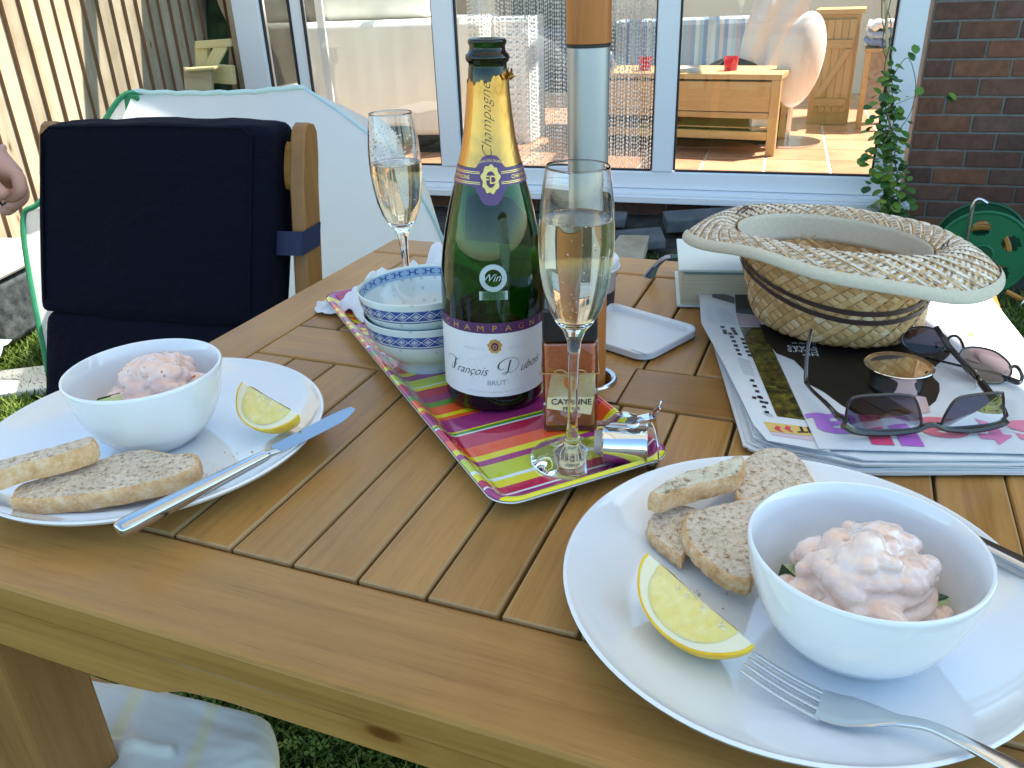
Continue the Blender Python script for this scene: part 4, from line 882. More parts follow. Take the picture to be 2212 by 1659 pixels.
def bread(px, z, th, label, tilt=None, drop=None, m_top=None, n=120, bulge=.0014, group='bread pieces', seed=0):
    """slice: outline of its upper face, real thickness below it; crust wraps the rim"""
    pts = [at(x, y, z if not callable(z) else z(x, y)) for x, y in px]; sp = [Vector(p) for p in spline(pts + [pts[0]], 10)[:-1]]; c = sum(sp, Vector()) / len(sp); nn = len(sp); b = MB()
    nrm = Vector((0, 0, 0))
    for i in range(nn): nrm += (sp[i] - c).cross(sp[(i + 1) % nn] - c)
    nrm.normalize(); nrm = nrm if nrm.z > 0 else -nrm
    rings = []; R = random.Random(seed)
    for s, d in ((.0, 0), (.2, 0), (.4, 0), (.6, .0), (.8, 0), (.955, .0), (1, .0005)):
        rings.append([c + (p - c) * s - nrm * d + nrm * (.0006 * fbm(p.x * 90 * s, p.y * 90 * s, seed)) for p in sp])
    ntop = len(rings)
    for q in (.25, .5, .75, 1.0):
        o_ = bulge * math.sin(PI * min(q, .9)); rings.append([c + (p - c) * (1 + o_ / max(.01, (p - c).length)) * 1.0 - nrm * (th * q) + (p - c).normalized() * (.0006 * fbm(i * .5, q * 3, seed + 2)) for i, p in enumerate(sp)])
    rings.append([c - nrm * th for p in sp])
    for r in rings: b.v += [tuple(p) for p in r]
    for j in range(len(rings) - 1):
        for i in range(nn):
            b.f.append((j * nn + i, j * nn + (i + 1) % nn, (j + 1) * nn + (i + 1) % nn, (j + 1) * nn + i)); b.m.append(0 if j < ntop - 2 else 1)
    b.v = [tuple(Vector(v) - c) for v in b.v]
    o = b.build('bread_slice', [m_top or M_CRUMB, M_CRUST], loc=c, smooth=True, angle=50, weld=True); return tag(o, label, 'bread', group)
def zl(x, y): return (x / 2.305 * .8848, (y / 2.305 + 600) * .8848)
def zr(x, y): return ((x / 3.949 + 1560) * .8848, (y / 3.949 + 1080) * .8848)
bread([zl(*p) for p in ((60, 1425), (110, 1350), (300, 1288), (500, 1228), (700, 1155), (850, 1152), (960, 1168), (1085, 1170), (1118, 1205), (1090, 1255), (950, 1308), (700, 1362), (450, 1402), (200, 1425))], .7655, .0130, 'long oval brown bread slice along the front of the left plate', seed=1)
bread([zl(*p) for p in ((-190, 1290), (-100, 1230), (0, 1205), (100, 1180), (300, 1130), (430, 1092), (515, 1076), (528, 1100), (470, 1135), (300, 1185), (100, 1230), (-80, 1290))], .7850, .0150, 'smaller brown bread slice at the far left edge resting against the longer slice', seed=2)
bread([zr(*p) for p in ((98, 810), (125, 700), (230, 605), (400, 600), (560, 640), (560, 800), (480, 960), (420, 1100), (380, 1090), (250, 985), (120, 880))], .7560, .009, 'small brown bread slice tucked lowest under the other two on the right plate', seed=3)
bread([zr(*p) for p in ((1020, 180), (1095, 100), (1200, 58), (1330, 48), (1450, 82), (1560, 160), (1640, 280), (1680, 370), (1600, 450), (1400, 520), (1100, 560), (950, 520), (960, 380), (1000, 280))], .7640, .011, 'round topped brown bread slice at the far back of the right plate', seed=4)
M_BUTTER = crumb('buttered_crumb', (.74, .68, .52), (.60, .52, .38), .6)
bread([zr(*p) for p in ((105, 485), (200, 412), (320, 340), (450, 285), (700, 222), (850, 160), (985, 122), (1015, 200), (960, 300), (830, 335), (600, 395), (350, 465), (220, 512))], .7760, .0135, 'buttered half slice with thick golden crust topmost on the right plate', m_top=M_BUTTER, seed=5)
bread([zr(*p) for p in ((445, 730), (520, 660), (700, 615), (1000, 540), (1300, 450), (1530, 390), (1500, 700), (1200, 1000), (1085, 1300), (1000, 1325), (880, 1285), (740, 1205), (600, 1090), (480, 950), (438, 830))], .7655, .0105, 'large brown bread slice leaning against the near right bowl', seed=6)

# ---- lemon wedges
M_RIND = mat('lemon_rind', (.80, .52, .02), .35, sss=.1); bump(M_RIND, noise(M_RIND, coords(M_RIND, (1, 1, 1)), 380, 2), .3, .001); _nr = noise(M_RIND, coords(M_RIND, (1, 1, 1)), 60, 2)
L(M_RIND, ramp(M_RIND, _nr, [(.35, (.78, .42, .01)), (.7, (.86, .66, .05))]), P(M_RIND).inputs['Base Color'])
M_PITH = mat('lemon_pith', (.82, .74, .52), .6, sss=.2); M_FLESH = mat('lemon_flesh', (.80, .70, .22), .12, sss=.5, sssr=(.008, .006, .001), coat=.4)
_v = coords(M_FLESH, (1, 1, 1)); _n = noise(M_FLESH, _v, 75, 4, .6, .8); bump(M_FLESH, _n, .7, .003)
L(M_FLESH, ramp(M_FLESH, _n, [(.30, (.76, .60, .16)), (.58, (.80, .68, .28)), (.80, (.86, .80, .50))]), P(M_FLESH).inputs['Base Color'])
def wedge(c, ax, d1, ang, A, B, label, flip=1, green=False):
    """c centre of the axis, ax long axis, d1 in-plane direction of first cut face, wedge opens by ang about ax"""
    ax = ax.normalized(); d1 = (d1 - ax * d1.dot(ax)).normalized(); d2 = ax.cross(d1) * flip; root = empty('lemon_wedge', c, 0, label, 'lemon')
    dr = lambda a: d1 * math.cos(a) + d2 * math.sin(a)
    def pt(th, a, k=1.0):
        ll = math.cos(th); tip = 1 + .10 * abs(ll) ** 10
        return ax * (A * ll * tip * (k if k < 1 else 1)) + dr(a) * (B * math.sin(th) ** .92 * k)
    b = MB(); b.grid(lambda u, v: pt(PI * u, ang * v), 40, 16); b.build('rind', M_RIND, root, smooth=True, angle=180)
    b = MB()
    for a, off in ((0, 0), (ang, 0)):
        b.grid(lambda u, v, a=a: pt(PI * u, a) * (v * .955), 40, 10)
    b.build('pith', M_PITH, root)
    b = MB()
    for a in (0, ang): b.grid(lambda u, v, a=a: pt(PI * u, a) * (.955 + .045 * v), 40, 2)
    b.build('zest_edge', M_RIND, root)
    b = MB(); nrm0 = -dr(PI / 2); 
    for a, nr in ((0, -dr(PI / 2)), (ang, dr(ang + PI / 2))):
        def fl_pt(u, v, a=a, nr=nr):
            th = PI * u; k = .83; p = ax * (A * .80 * math.cos(th)) + dr(a) * (B * .86 * math.sin(th)) ; p = p * v + dr(a) * (B * .035) * (1 - v)
            e = min(1, (1 - v) / .10) * 1.0; return p + nr * (.0007 * min(1, e) + .0003 + .0003 * fbm(u * 9, v * 5))
        b.grid(fl_pt, 40, 14)
    b.build('flesh', M_FLESH, root, smooth=True, angle=180)
    b = MB()   # torn membrane along the core
    R = random.Random(3)
    for k in range(9):
        t = -.8 + 1.6 * k / 8; p0 = ax * (A * t * .85) + dr(ang * .3) * .0008; b.tube([p0, p0 + dr(ang * R.uniform(-.1, .4)) * .004 + ax * R.uniform(-.003, .003) - dr(PI / 2) * .0015, p0 + ax * R.uniform(.002, .006)], [.0009, .0007, .0003], 6)
    b.build('membrane', M_PITH, root, smooth=True)
    return root
a0, a1 = at(1400, 1192, .778), at(1628, 1388, .768)
mid = (a0 + a1) / 2; ax = a1 - a0; side = Vector((ax.y, -ax.x, 0)).normalized(); side = side if side.y < 0 else -side
wedge(mid + Vector((0, 0, -.0015)), ax, side * .93 + Vector((0, 0, -.42)), math.radians(62), ax.length / 2 * .93, .0290, 'lemon wedge cut face up at the front left of the near plate beside the fork', -1 if (ax.normalized().cross(side)).z > 0 else 1)
a0, a1 = at(527, 828, .783), at(640, 893, .776); mid = (a0 + a1) / 2; ax = a1 - a0; side = Vector((ax.y, -ax.x, 0)).normalized(); side = side if side.y < 0 else -side
wedge(mid, ax, side * .9 + Vector((-.25, 0, -.75)), math.radians(70), ax.length / 2 * 1.0, .0285, 'lemon wedge with bright yellow rind at the right of the left plate beside the knife', -1 if (ax.normalized().cross(side)).z > 0 else 1)

# ---- cutlery
def sweep_flat(b, path, widths, thick, up=Vector((0, 0, 1)), n=10, cs=0):
    """rounded flat bar: path points, half widths, half thickness"""
    N_ = len(path); vs = []
    for i, p in enumerate(path):
        t = (path[min(i + 1, N_ - 1)] - path[max(i - 1, 0)]).normalized(); s = t.cross(up).normalized(); w = s.cross(t); tk = thick[i] if hasattr(thick, '__len__') else thick
        for k in range(n):
            a = 2 * PI * k / n + PI / n; c, sn = math.cos(a), math.sin(a); x = math.copysign(abs(c) ** .6, c) * widths[i]; z = math.copysign(abs(sn) ** .7, sn) * tk
            vs.append(p + s * x + w * (z + cs * (1 - (x / max(widths[i], 1e-6)) ** 2)))
    b.add(vs, [(i * n + k, i * n + (k + 1) % n, (i + 1) * n + (k + 1) % n, (i + 1) * n + k) for i in range(N_ - 1) for k in range(n)] + [tuple(reversed(range(n))), tuple((N_ - 1) * n + k for k in range(n))])
k0, k1 = at(252, 1148, .7675), at(768, 884, .7655); kd = (k1 - k0)
kn = empty('table_knife', k0, 0, 'steel table knife lying across the rim of the left plate', 'knife', 'table knives')
M_BLADE = mat('knife_blade_steel', (.34, .36, .38), .16, 1)
M_CUT = mat('cutlery_steel', (.50, .51, .53), .12, 1)
def knife_parts(root, d):
    l_ = d.length; t = d.normalized(); pts = lambda ss: [t * (l_ * s) for s in ss]
    b = MB(); ss = [0, .004, .012, .04, .12, .3, .45, .54, .565]; sweep_flat(b, pts(ss), [.0034, .0055, .0068, .0074, .0072, .0064, .0055, .0049, .0045], [.0022, .0038, .0048, .0052, .0050, .0045, .0040, .0036, .0032], n=20); b.build('handle', M_CUT, root, smooth=True, angle=60)
    b = MB(); ss = [.5655, .58, .60, .61]; sweep_flat(b, pts(ss), [.0040, .0034, .0046, .0060], [.0030, .0022, .0016, .0010], n=12); b.build('bolster', M_CUT, root, smooth=True, angle=60)
    b = MB(); s_ = t.cross(Vector((0, 0, 1))).normalized(); prof = []
    for q in range(22):
        s = .6105 + (.39 * q / 21); w = .0068 + .0014 * math.sin(PI * q / 21 * .8); e = max(0, (q - 15) / 6); prof.append((s, -w * (1 - e ** 2.2 * .25) + .0, w * (1 - e ** 1.6)))
    vs = []; 
    for s, lo, hi in prof:
        p = t * (l_ * s); vs += [p + s_ * lo + Vector((0, 0, .0009)), p + s_ * hi + Vector((0, 0, .00012)), p + s_ * hi - Vector((0, 0, .00012)), p + s_ * lo - Vector((0, 0, .0006))]
    n_ = len(prof); b.add(vs, [(i * 4 + k, i * 4 + (k + 1) % 4, (i + 1) * 4 + (k + 1) % 4, (i + 1) * 4 + k) for i in range(n_ - 1) for k in range(4)] + [(3, 2, 1, 0), tuple((n_ - 1) * 4 + k for k in range(4))]); b.build('blade', M_BLADE, root)
knife_parts(kn, kd)
k2a, k2b = at(2420, 1330, .768), at(2010, 1125, .760); k2 = empty('table_knife', k2a, 0, 'steel table knife on the near plate mostly hidden behind the right bowl', 'knife', 'table knives'); knife_parts(k2, (k2b - k2a).normalized() * .2)
# fork
fk = empty('table_fork', at(1790, 1525, .752), 0, 'steel four tined fork lying tines up on the front of the near plate', 'fork'); FO = Vector(fk.location)
tipc, slot, neck = at(1612, 1428, .7575), at(1783, 1527, .7505), at(1938, 1556, .7580); t = (slot - tipc).normalized(); s_ = t.cross(Vector((0, 0, 1))).normalized(); b = MB()
for k in range(4):
    o_ = (k - 1.5) * .0058; pp = []; 
    for q in range(9): u = q / 8; c_ = tipc.lerp(slot, u); pp.append(c_ + s_ * (o_ * (.90 + .1 * u)) - Vector((0, 0, .0018 * math.sin(PI * u * .9))) - FO)
    sweep_flat(b, pp, [.0006] + [.0013 + .0003 * q / 8 for q in range(8)], [.0004] + [.0009] * 8, n=8)
b.build('tines', M_STEEL, fk, smooth=True, angle=60)
b = MB(); hh = [slot - t * .003, slot.lerp(neck, .16), slot.lerp(neck, .36), slot.lerp(neck, .64), neck, at(2010, 1570, .764), at(2100, 1612, .769), at(2190, 1660, .7705), at(2330, 1740, .767), at(2480, 1830, .763)]; hw = [.0104, .0106, .0104, .0078, .0036, .0031, .0038, .0047, .0058, .0062]; ht_ = [.0009, .0009, .0009, .0011, .0014, .0016, .0016, .0016, .0016, .0014]
pp = [p - FO for p in spline(hh, 6)]; q_ = np.linspace(0, len(hh) - 1, len(pp)); sweep_flat(b, pp, list(np.interp(q_, range(len(hh)), hw)), list(np.interp(q_, range(len(hh)), ht_)), n=14); b.build('handle', M_STEEL, fk, smooth=True, angle=60)

# ---- striped melamine tray
TO_ = Vector((-.0130, .475, HT)); TE = Vector((-.416, .910, 0)).normalized(); TN = Vector((TE.y, -TE.x, 0)); TL, TW = .507, .149
tray = empty('striped_tray', TO_, math.atan2(TE.y, TE.x), 'long narrow glossy tray with magenta, lime, orange and yellow stripes', 'tray')   # local x along, local y = towards -TN
M_TRAY = mat('striped_melamine', rough=.10, coat=.8, spec=.55); _v = coords(M_TRAY, (1, 1, 1)); _sx = N(M_TRAY, 'ShaderNodeSeparateXYZ'); L(M_TRAY, _v, _sx.inputs[0]); _d = N(M_TRAY, 'ShaderNodeMath', operation='DIVIDE'); _d.inputs[1].default_value = TL; L(M_TRAY, _sx.outputs[0], _d.inputs[0])
cM, cC, cO, cY, cLm, cW, cG = (.33, .030, .17), (.50, .020, .075), (.80, .10, .02), (.72, .66, .01), (.50, .58, .03), (.70, .80, .84), (.10, .27, .03)
seq = [(0, cY), (.0075, cM), (.0230, cW), (.0252, cC), (.0354, cY), (.0450, cW), (.0480, cLm), (.0685, cM), (.0758, cY), (.0837, cO), (.0995, cC), (.1209, cW), (.1240, cG), (.1275, cY), (.1298, cM), (.1537, cO), (.1589, cY), (.1655, cO), (.1817, cG), (.1902, cM), (.2031, cC), (.2182, cY), (.2248, cW), (.2269, cLm), (.2418, cM), (.2553, cY), (.2627, cO), (.2967, cG), (.306, cM)]
seq2 = [(.318, cW), (.3225, cO), (.3359, cY), (.3413, cO), (.354, cY), (.3623, cM), (.3765, cY), (.3876, cO), (.3935, cY), (.400, cM), (.4167, cY), (.4282, cO), (.4377, cY), (.4469, cO), (.46, cM), (.4743, cY), (.4898, cM)]
c1_ = ramp(M_TRAY, _d.outputs[0], [(p / TL, c) for p, c in seq], 'CONSTANT'); c2_ = ramp(M_TRAY, _d.outputs[0], [(0, cM)] + [(p / TL, c) for p, c in seq2], 'CONSTANT'); gt = N(M_TRAY, 'ShaderNodeMath', operation='GREATER_THAN'); gt.inputs[1].default_value = .318 / TL; L(M_TRAY, _d.outputs[0], gt.inputs[0])
L(M_TRAY, mixc(M_TRAY, gt.outputs[0], c1_, c2_), P(M_TRAY).inputs['Base Color']); M_TRAYW = mat('white_melamine', (.72, .74, .78), .15, coat=.5)
def rrect(x0, x1, y0, y1, r, n=8):
    out = []
    for cx, cy, a in ((x1 - r, y1 - r, 0), (x0 + r, y1 - r, PI / 2), (x0 + r, y0 + r, PI), (x1 - r, y0 + r, 1.5 * PI)):
        for k in range(n + 1): out.append((cx + r * math.cos(a + k * PI / 2 / n), cy + r * math.sin(a + k * PI / 2 / n)))
    return out
b = MB(); rings = []
for ins, zz, r in ((.0, .0145, .020), (.0012, .0158, .019), (.0035, .0160, .018), (.0080, .0125, .016), (.0135, .0065, .013), (.0170, .0048, .011), (.021, .0045, .010)): rings.append([(x, y, zz) for x, y in rrect(ins, TL - ins, -TW + ins, -ins, r)])
n_ = len(rings[0]); b.add([p for r in rings for p in r], [(j * n_ + i, j * n_ + (i + 1) % n_, (j + 1) * n_ + (i + 1) % n_, (j + 1) * n_ + i) for j in range(len(rings) - 1) for i in range(n_)] + [tuple(reversed([(len(rings) - 1) * n_ + i for i in range(n_)]))][:1])
o = b.build('tray_surface', M_TRAY, tray, smooth=True, angle=60)
b = MB(); rings = []
for ins, zz, r in ((-.0004, .0143, .020), (-.0006, .0132, .020), (.003, .0105, .018), (.0115, .0028, .013), (.016, .0008, .011), (.020, .0004, .010)): rings.append([(x, y, zz) for x, y in rrect(ins, TL - ins, -TW + ins, -ins, r)])
b.add([p for r in rings for p in r], [(j * n_ + i, (j + 1) * n_ + i, (j + 1) * n_ + (i + 1) % n_, j * n_ + (i + 1) % n_) for j in range(len(rings) - 1) for i in range(n_)] + [tuple([(len(rings) - 1) * n_ + i for i in range(n_)])]); b.build('underside', M_TRAYW, tray, smooth=True, angle=60)
ZT = HT + .0047

# ---- stacked rice pattern bowls
M_CEL = mat('celadon_porcelain', (.62, .70, .70), .10, coat=.6); _v = coords(M_CEL, (1, 1, 1)); _vo = N(M_CEL, 'ShaderNodeTexVoronoi'); _vo.inputs['Scale'].default_value = 95; _vo.inputs['Randomness'].default_value = .35; L(M_CEL, _v, _vo.inputs['Vector'])
L(M_CEL, ramp(M_CEL, _vo.outputs['Distance'], [(.14, (.46, .53, .52)), (.22, (.62, .70, .70))]), P(M_CEL).inputs['Base Color'])
M_BLUE = mat('cobalt_glaze', (.035, .085, .30), .12, coat=.6); M_BLUEL = mat('pale_cobalt', (.10, .20, .46), .12, coat=.6); M_GLZ = mat('white_glaze', (.66, .72, .76), .12, coat=.5)
def bowl_r(z): return np.interp(z, [0, .006, .010, .016, .024, .034, .044, .052, .056], [.0325, .0325, .0335, .0430, .0505, .0560, .0590, .0603, .0607])
def ricebowl(c, label):
    rt = empty('rice_pattern_bowl', c, 0, label, 'bowl', 'blue and white bowls stacked on the tray'); b = MB()
    b.lathe([(0, .004), (.030, .003), (.031, 0), (.0325, 0), (.0328, .007), (.0380, .0125), (.0430, .016), (.0505, .024), (.0560, .034), (.0590, .044), (.0603, .052), (.0607, .0556), (.0598, .0562), (.0588, .0552), (.0570, .044), (.0540, .034), (.0485, .025), (.041, .018), (.030, .0120), (0, .0105)], 72); b.build('body', M_CEL, rt, smooth=True, angle=60)
    def band(z0, z1, m, name, off=.00025, inner=False):
        b = MB(); b.grid(lambda u, v: ((lambda z: ((bowl_r(z) + (off if not inner else -.0022 - off)) * math.cos(2 * PI * u), (bowl_r(z) + (off if not inner else -.0022 - off)) * math.sin(2 * PI * u), z))(z0 + (z1 - z0) * v)), 72, 4, True); return b.build(name, m, rt, smooth=True, angle=180)
    band(.0395, .0495, M_BLUE, 'blue_band'); band(.0372, .0383, M_BLUE, 'blue_line'); band(.0108, .0116, M_BLUE, 'blue_line')
    # lattice of diamonds and stars on the band
    b = MB(); K = 30
    for k in range(K):
        a0 = 2 * PI * k / K; da = PI / K
        def q(a, z, o=.00045): r = bowl_r(z) + o; return Vector((r * math.cos(a), r * math.sin(a), z))
        for (aa, za, ab, zb) in ((a0 - da, .0445, a0, .0490), (a0, .0490, a0 + da, .0445), (a0 - da, .0445, a0, .0400), (a0, .0400, a0 + da, .0445), (a0 - .5 * da, .0445, a0, .0467), (a0, .0467, a0 + .5 * da, .0445), (a0 - .5 * da, .0445, a0, .0422), (a0, .0422, a0 + .5 * da, .0445)):
            p0, p1 = q(aa, za), q(ab, zb); d = (p1 - p0); s = d.cross(Vector((math.cos(a0), math.sin(a0), 0))).normalized() * .00022; b.add([p0 - s, p1 - s, p1 + s, p0 + s], [(0, 1, 2, 3)])
        for w_, h_ in ((.26 * da, .00035), (.06 * da, .0013)): b.add([q(a0 - w_, .0445 - h_), q(a0 + w_, .0445 - h_), q(a0 + w_, .0445 + h_), q(a0 - w_, .0445 + h_)], [(0, 1, 2, 3)])
    b.build('lattice', M_GLZ, rt)
    band(.0445, .0540, M_BLUEL if 0 else mat('pale_blue_wash', (.30, .44, .62), .12, coat=.6), 'inner_band', inner=True)
    b = MB(); K = 22
    for k in range(K):
        a0 = 2 * PI * k / K; da = PI / K
        def q(a, z): r = bowl_r(z) - .0022 - .0006; return Vector((r * math.cos(a), r * math.sin(a), z))
        for (x0, x1, z0, z1) in ((-.8, -.25, .0515, .0523), (.25, .8, .0515, .0523), (-.8, -.25, .0472, .0480), (.25, .8, .0472, .0480), (-.45, -.25, .0480, .0515), (.25, .45, .0480, .0515), (-.25, .25, .0493, .0503)): b.add([q(a0 + x0 * da, z0), q(a0 + x1 * da, z0), q(a0 + x1 * da, z1), q(a0 + x0 * da, z1)], [(3, 2, 1, 0)])
    b.build('inner_pattern', M_BLUE, rt); return rt
ricebowl(Vector((-.0815, .7515, ZT)), 'lower blue and white rice pattern bowl of the stack on the tray'); rb2 = ricebowl(Vector((-.0828, .7515, ZT + .0255)), 'upper blue and white rice pattern bowl of the stack on the tray'); rb2.rotation_euler = (0, math.radians(-1.2), .1)

# ---- crumbs on the plates
def crumbs(c, spread, n, seed, zf):
    R = random.Random(seed); b = MB(); bm = bmesh.new(); bmesh.ops.create_icosphere(bm, subdivisions=1, radius=1); sv = [v.co.copy() for v in bm.verts]; sf = [[v.index for v in f.verts] for f in bm.faces]; bm.free()
    for k in range(n):
        a = R.uniform(0, 2 * PI); q = spread * R.random() ** .7; s = R.uniform(.0003, .0011); p = Vector((c.x + q * math.cos(a) * 1.5, c.y + q * math.sin(a), zf + s * .6)); b.add([Vector((v.x * s * R.uniform(.7, 1.3), v.y * s * R.uniform(.7, 1.3), v.z * s * .8)) + p for v in sv], sf)
    o = b.build('bread_crumbs', M_CRUST); tag(o, kind='stuff')
crumbs(at(480, 1010, HT + .005), .030, 34, 1, HT + .0048); crumbs(at(1450, 1290, HT + .005), .030, 30, 2, HT + .0044)
# ---- champagne bottle
M_BOT = mat('green_bottle_glass', (.10, .40, .05), .02, trans=1, ior=1.5)
# the tint lives in the glass wall: dark olive absorbed over a few millimetres
_ab = N(M_BOT, 'ShaderNodeVolumeAbsorption'); _ab.inputs['Color'].default_value = (.03, .55, .01, 1); _ab.inputs['Density'].default_value = 820; L(M_BOT, _ab.outputs[0], M_BOT.node_tree.nodes['Material Output'].inputs['Volume'])
P(M_BOT).inputs['Base Color'].default_value = (.80, .97, .70, 1)
BC = Vector((-.0157, .675, ZT)); bottle = empty('champagne_bottle', BC, 0, 'open green champagne bottle with gold foil neck and white label on the tray', 'bottle', rot=(0, math.radians(1.3), 0))
BP = [(0, .030), (.0, .030), (.012, .027), (.024, .014), (.033, .002), (.0385, 0), (.0430, .003), (.0446, .009), (.0446, .030), (.0446, .062), (.0446, .095), (.0444, .108), (.0436, .122), (.0418, .138), (.0390, .154), (.0356, .170), (.0322, .183), (.0288, .195), (.0256, .207), (.0226, .219), (.0200, .232), (.0180, .246), (.0165, .260), (.0156, .272), (.0150, .280)]
TOPP = [(.0148, .2805), (.0150, .2832), (.0166, .2845), (.0172, .2868), (.0168, .2890), (.0152, .2905), (.0140, .2925), (.0138, .2950), (.0148, .2972), (.0150, .2988), (.0143, .3002), (.0128, .3006), (.0112, .3000), (.0102, .2980), (.0100, .290)]
INN = [(.0108, .270), (.0125, .255), (.0155, .237), (.0200, .218), (.0255, .198), (.0320, .174), (.0375, .150), (.0402, .130), (.0410, .110), (.0412, .060), (.0410, .016), (.0375, .008), (.030, .012), (.020, .030), (0, .036)]
b = MB(); b.lathe(BP[1:] + TOPP + INN, 96); b.build('glass', M_BOT, bottle, smooth=True, angle=60, weld=True)
M_WINED = mat('dark_wine', (.62, .58, .18), 0, trans=1, ior=1.34); b = MB(); LV = .062
b.lathe([(0, .0364), (.0202, .0302), (.0300, .0122), (.0374, .0083), (.0409, .0162), (.0411, LV), (.030, LV - .0006), (0, LV - .0006)], 64); b.build('wine', M_WINED, bottle, smooth=True, angle=50, weld=True)
_bz = [p[1] for p in BP[6:]] + [.2845, .2868]; _br = [p[0] for p in BP[6:]] + [.0166, .0172]
def br(z): return float(np.interp(z, _bz, _br))
VA = math.atan2(-BC.y, -BC.x)            # label faces the camera
def bw(x, z, off): r = br(z) + off; a = VA + x / r; return (r * math.cos(a), r * math.sin(a), z)
def decal(b, vs, fs, x0, z0, off): b.add([bw(x0 + x, z0 + z, off) for x, z in vs], fs)
M_LAB = mat('label_paper', (.70, .71, .74), .35); M_PUR = mat('purple_print', (.085, .03, .11), .35); M_GOLDP = mat('gold_print', (.78, .52, .16), .28, .9); M_INK = mat('black_ink', (.02, .02, .03), .4); M_GREY = mat('grey_print', (.30, .31, .33), .5); M_FAINT = mat('faint_print', (.58, .59, .62), .5)
HW = .066
def patch(x0, x1, zl0, zl1, off, m, name, nu=48, nv=10):
    b = MB(); b.grid(lambda u, v: bw(x0 + (x1 - x0) * u, (zl0(u) if callable(zl0) else zl0) * (1 - v) + (zl1(u) if callable(zl1) else zl1) * v, off), nu, nv); return b.build(name, m, bottle, smooth=True, angle=180)
patch(-HW, HW, .0175, .0762, .00022, M_LAB, 'front_label'); patch(-HW, HW, .0762, .0855, .00028, M_PUR, 'label_band')
b = MB()
for k, chh in enumerate('CHAMPAGNE'):
    vs, fs = text_mesh(chh, .0075, res=2); decal(b, [(x * 1.15, z) for x, z in vs], fs, (k - 4) * .0118, .0782, .00050)
b.build('gold_lettering', M_GOLDP, bottle)
b = MB(); 
# copperplate style name: sheared letters with swashes, rising to the right
def slope(vs, k=.10): return [(x, z + x * k) for x, z in vs]
vs, fs = text_mesh('rançois', .0125, shear=.55, res=3, align='LEFT', bold=-.00012); decal(b, [(x * .82, z * .92) for x, z in vs], fs, -.0372, .0378, .0005)
vs, fs = text_mesh('ubois', .0125, shear=.55, res=3, align='LEFT', bold=-.00012); decal(b, [(x * .84, z * .92 + x * .12) for x, z in vs], fs, .0215, .0392, .0005)
def stroke(pts, w0, x0, z0, thick=.0006, thin=.00014):
    sp = spline(pts, 10); ws = []
    for i in range(len(sp)):
        a, c = sp[max(i - 1, 0)], sp[min(i + 1, len(sp) - 1)]; dx, dy = c[0] - a[0], c[1] - a[1]; l = math.hypot(dx, dy) or 1; dn = max(0, -(dy / l)); ws.append((thin + (thick - thin) * dn ** 2) * w0)
    vs, fs = ribbon([(p[0], p[1]) for p in sp], ws); decal(b, vs, fs, x0, z0, .00055)
S_ = .001
stroke([(x * S_, z * S_) for x, z in ((-46.5, 45.5), (-47.5, 48.5), (-45, 51), (-40, 50.5), (-36, 48.5), (-33, 50))], 1, 0, 0); stroke([(x * S_, z * S_) for x, z in ((-37.5, 49), (-39, 44), (-40.5, 39.5), (-43, 38.2), (-44, 40), (-42, 42))], 1.2, 0, 0); stroke([(x * S_, z * S_) for x, z in ((-41.5, 44), (-38.5, 43.6), (-36, 44.6))], 1, 0, 0)
stroke([(x * S_, z * S_) for x, z in ((13.5, 51.5), (12, 46), (10.5, 40.5), (8, 38.6), (6, 39.5), (9, 40.5), (14, 40), (19, 43), (21, 48), (18, 52.5), (11, 53.2), (4.5, 50), (2.5, 45.5), (5, 42.8), (7.5, 44))], 1.1, 0, 0)
b.build('script_name', M_INK, bottle)
b = MB(); vs, fs = text_mesh('BRUT', .0068); decal(b, vs, fs, .001, .0286, .0005); vs, fs = text_mesh('12%vol', .0042, align='RIGHT'); decal(b, vs, fs, .058, .0265, .0005); b.build('brut_lettering', M_GREY, bottle)
b = MB(); vs, fs = text_mesh('PRODUCE', .0038, space=1.1); decal(b, vs, fs, -.0185, .0610, .0005); vs, fs = text_mesh('OF FRANCE', .0038); decal(b, vs, fs, .0205, .0610, .0005)
vs, fs = text_mesh('ELABORE PAR LES VIGNERONS A VERZY 51 FRANCE', .0022); decal(b, vs, fs, 0, .0215, .0005)
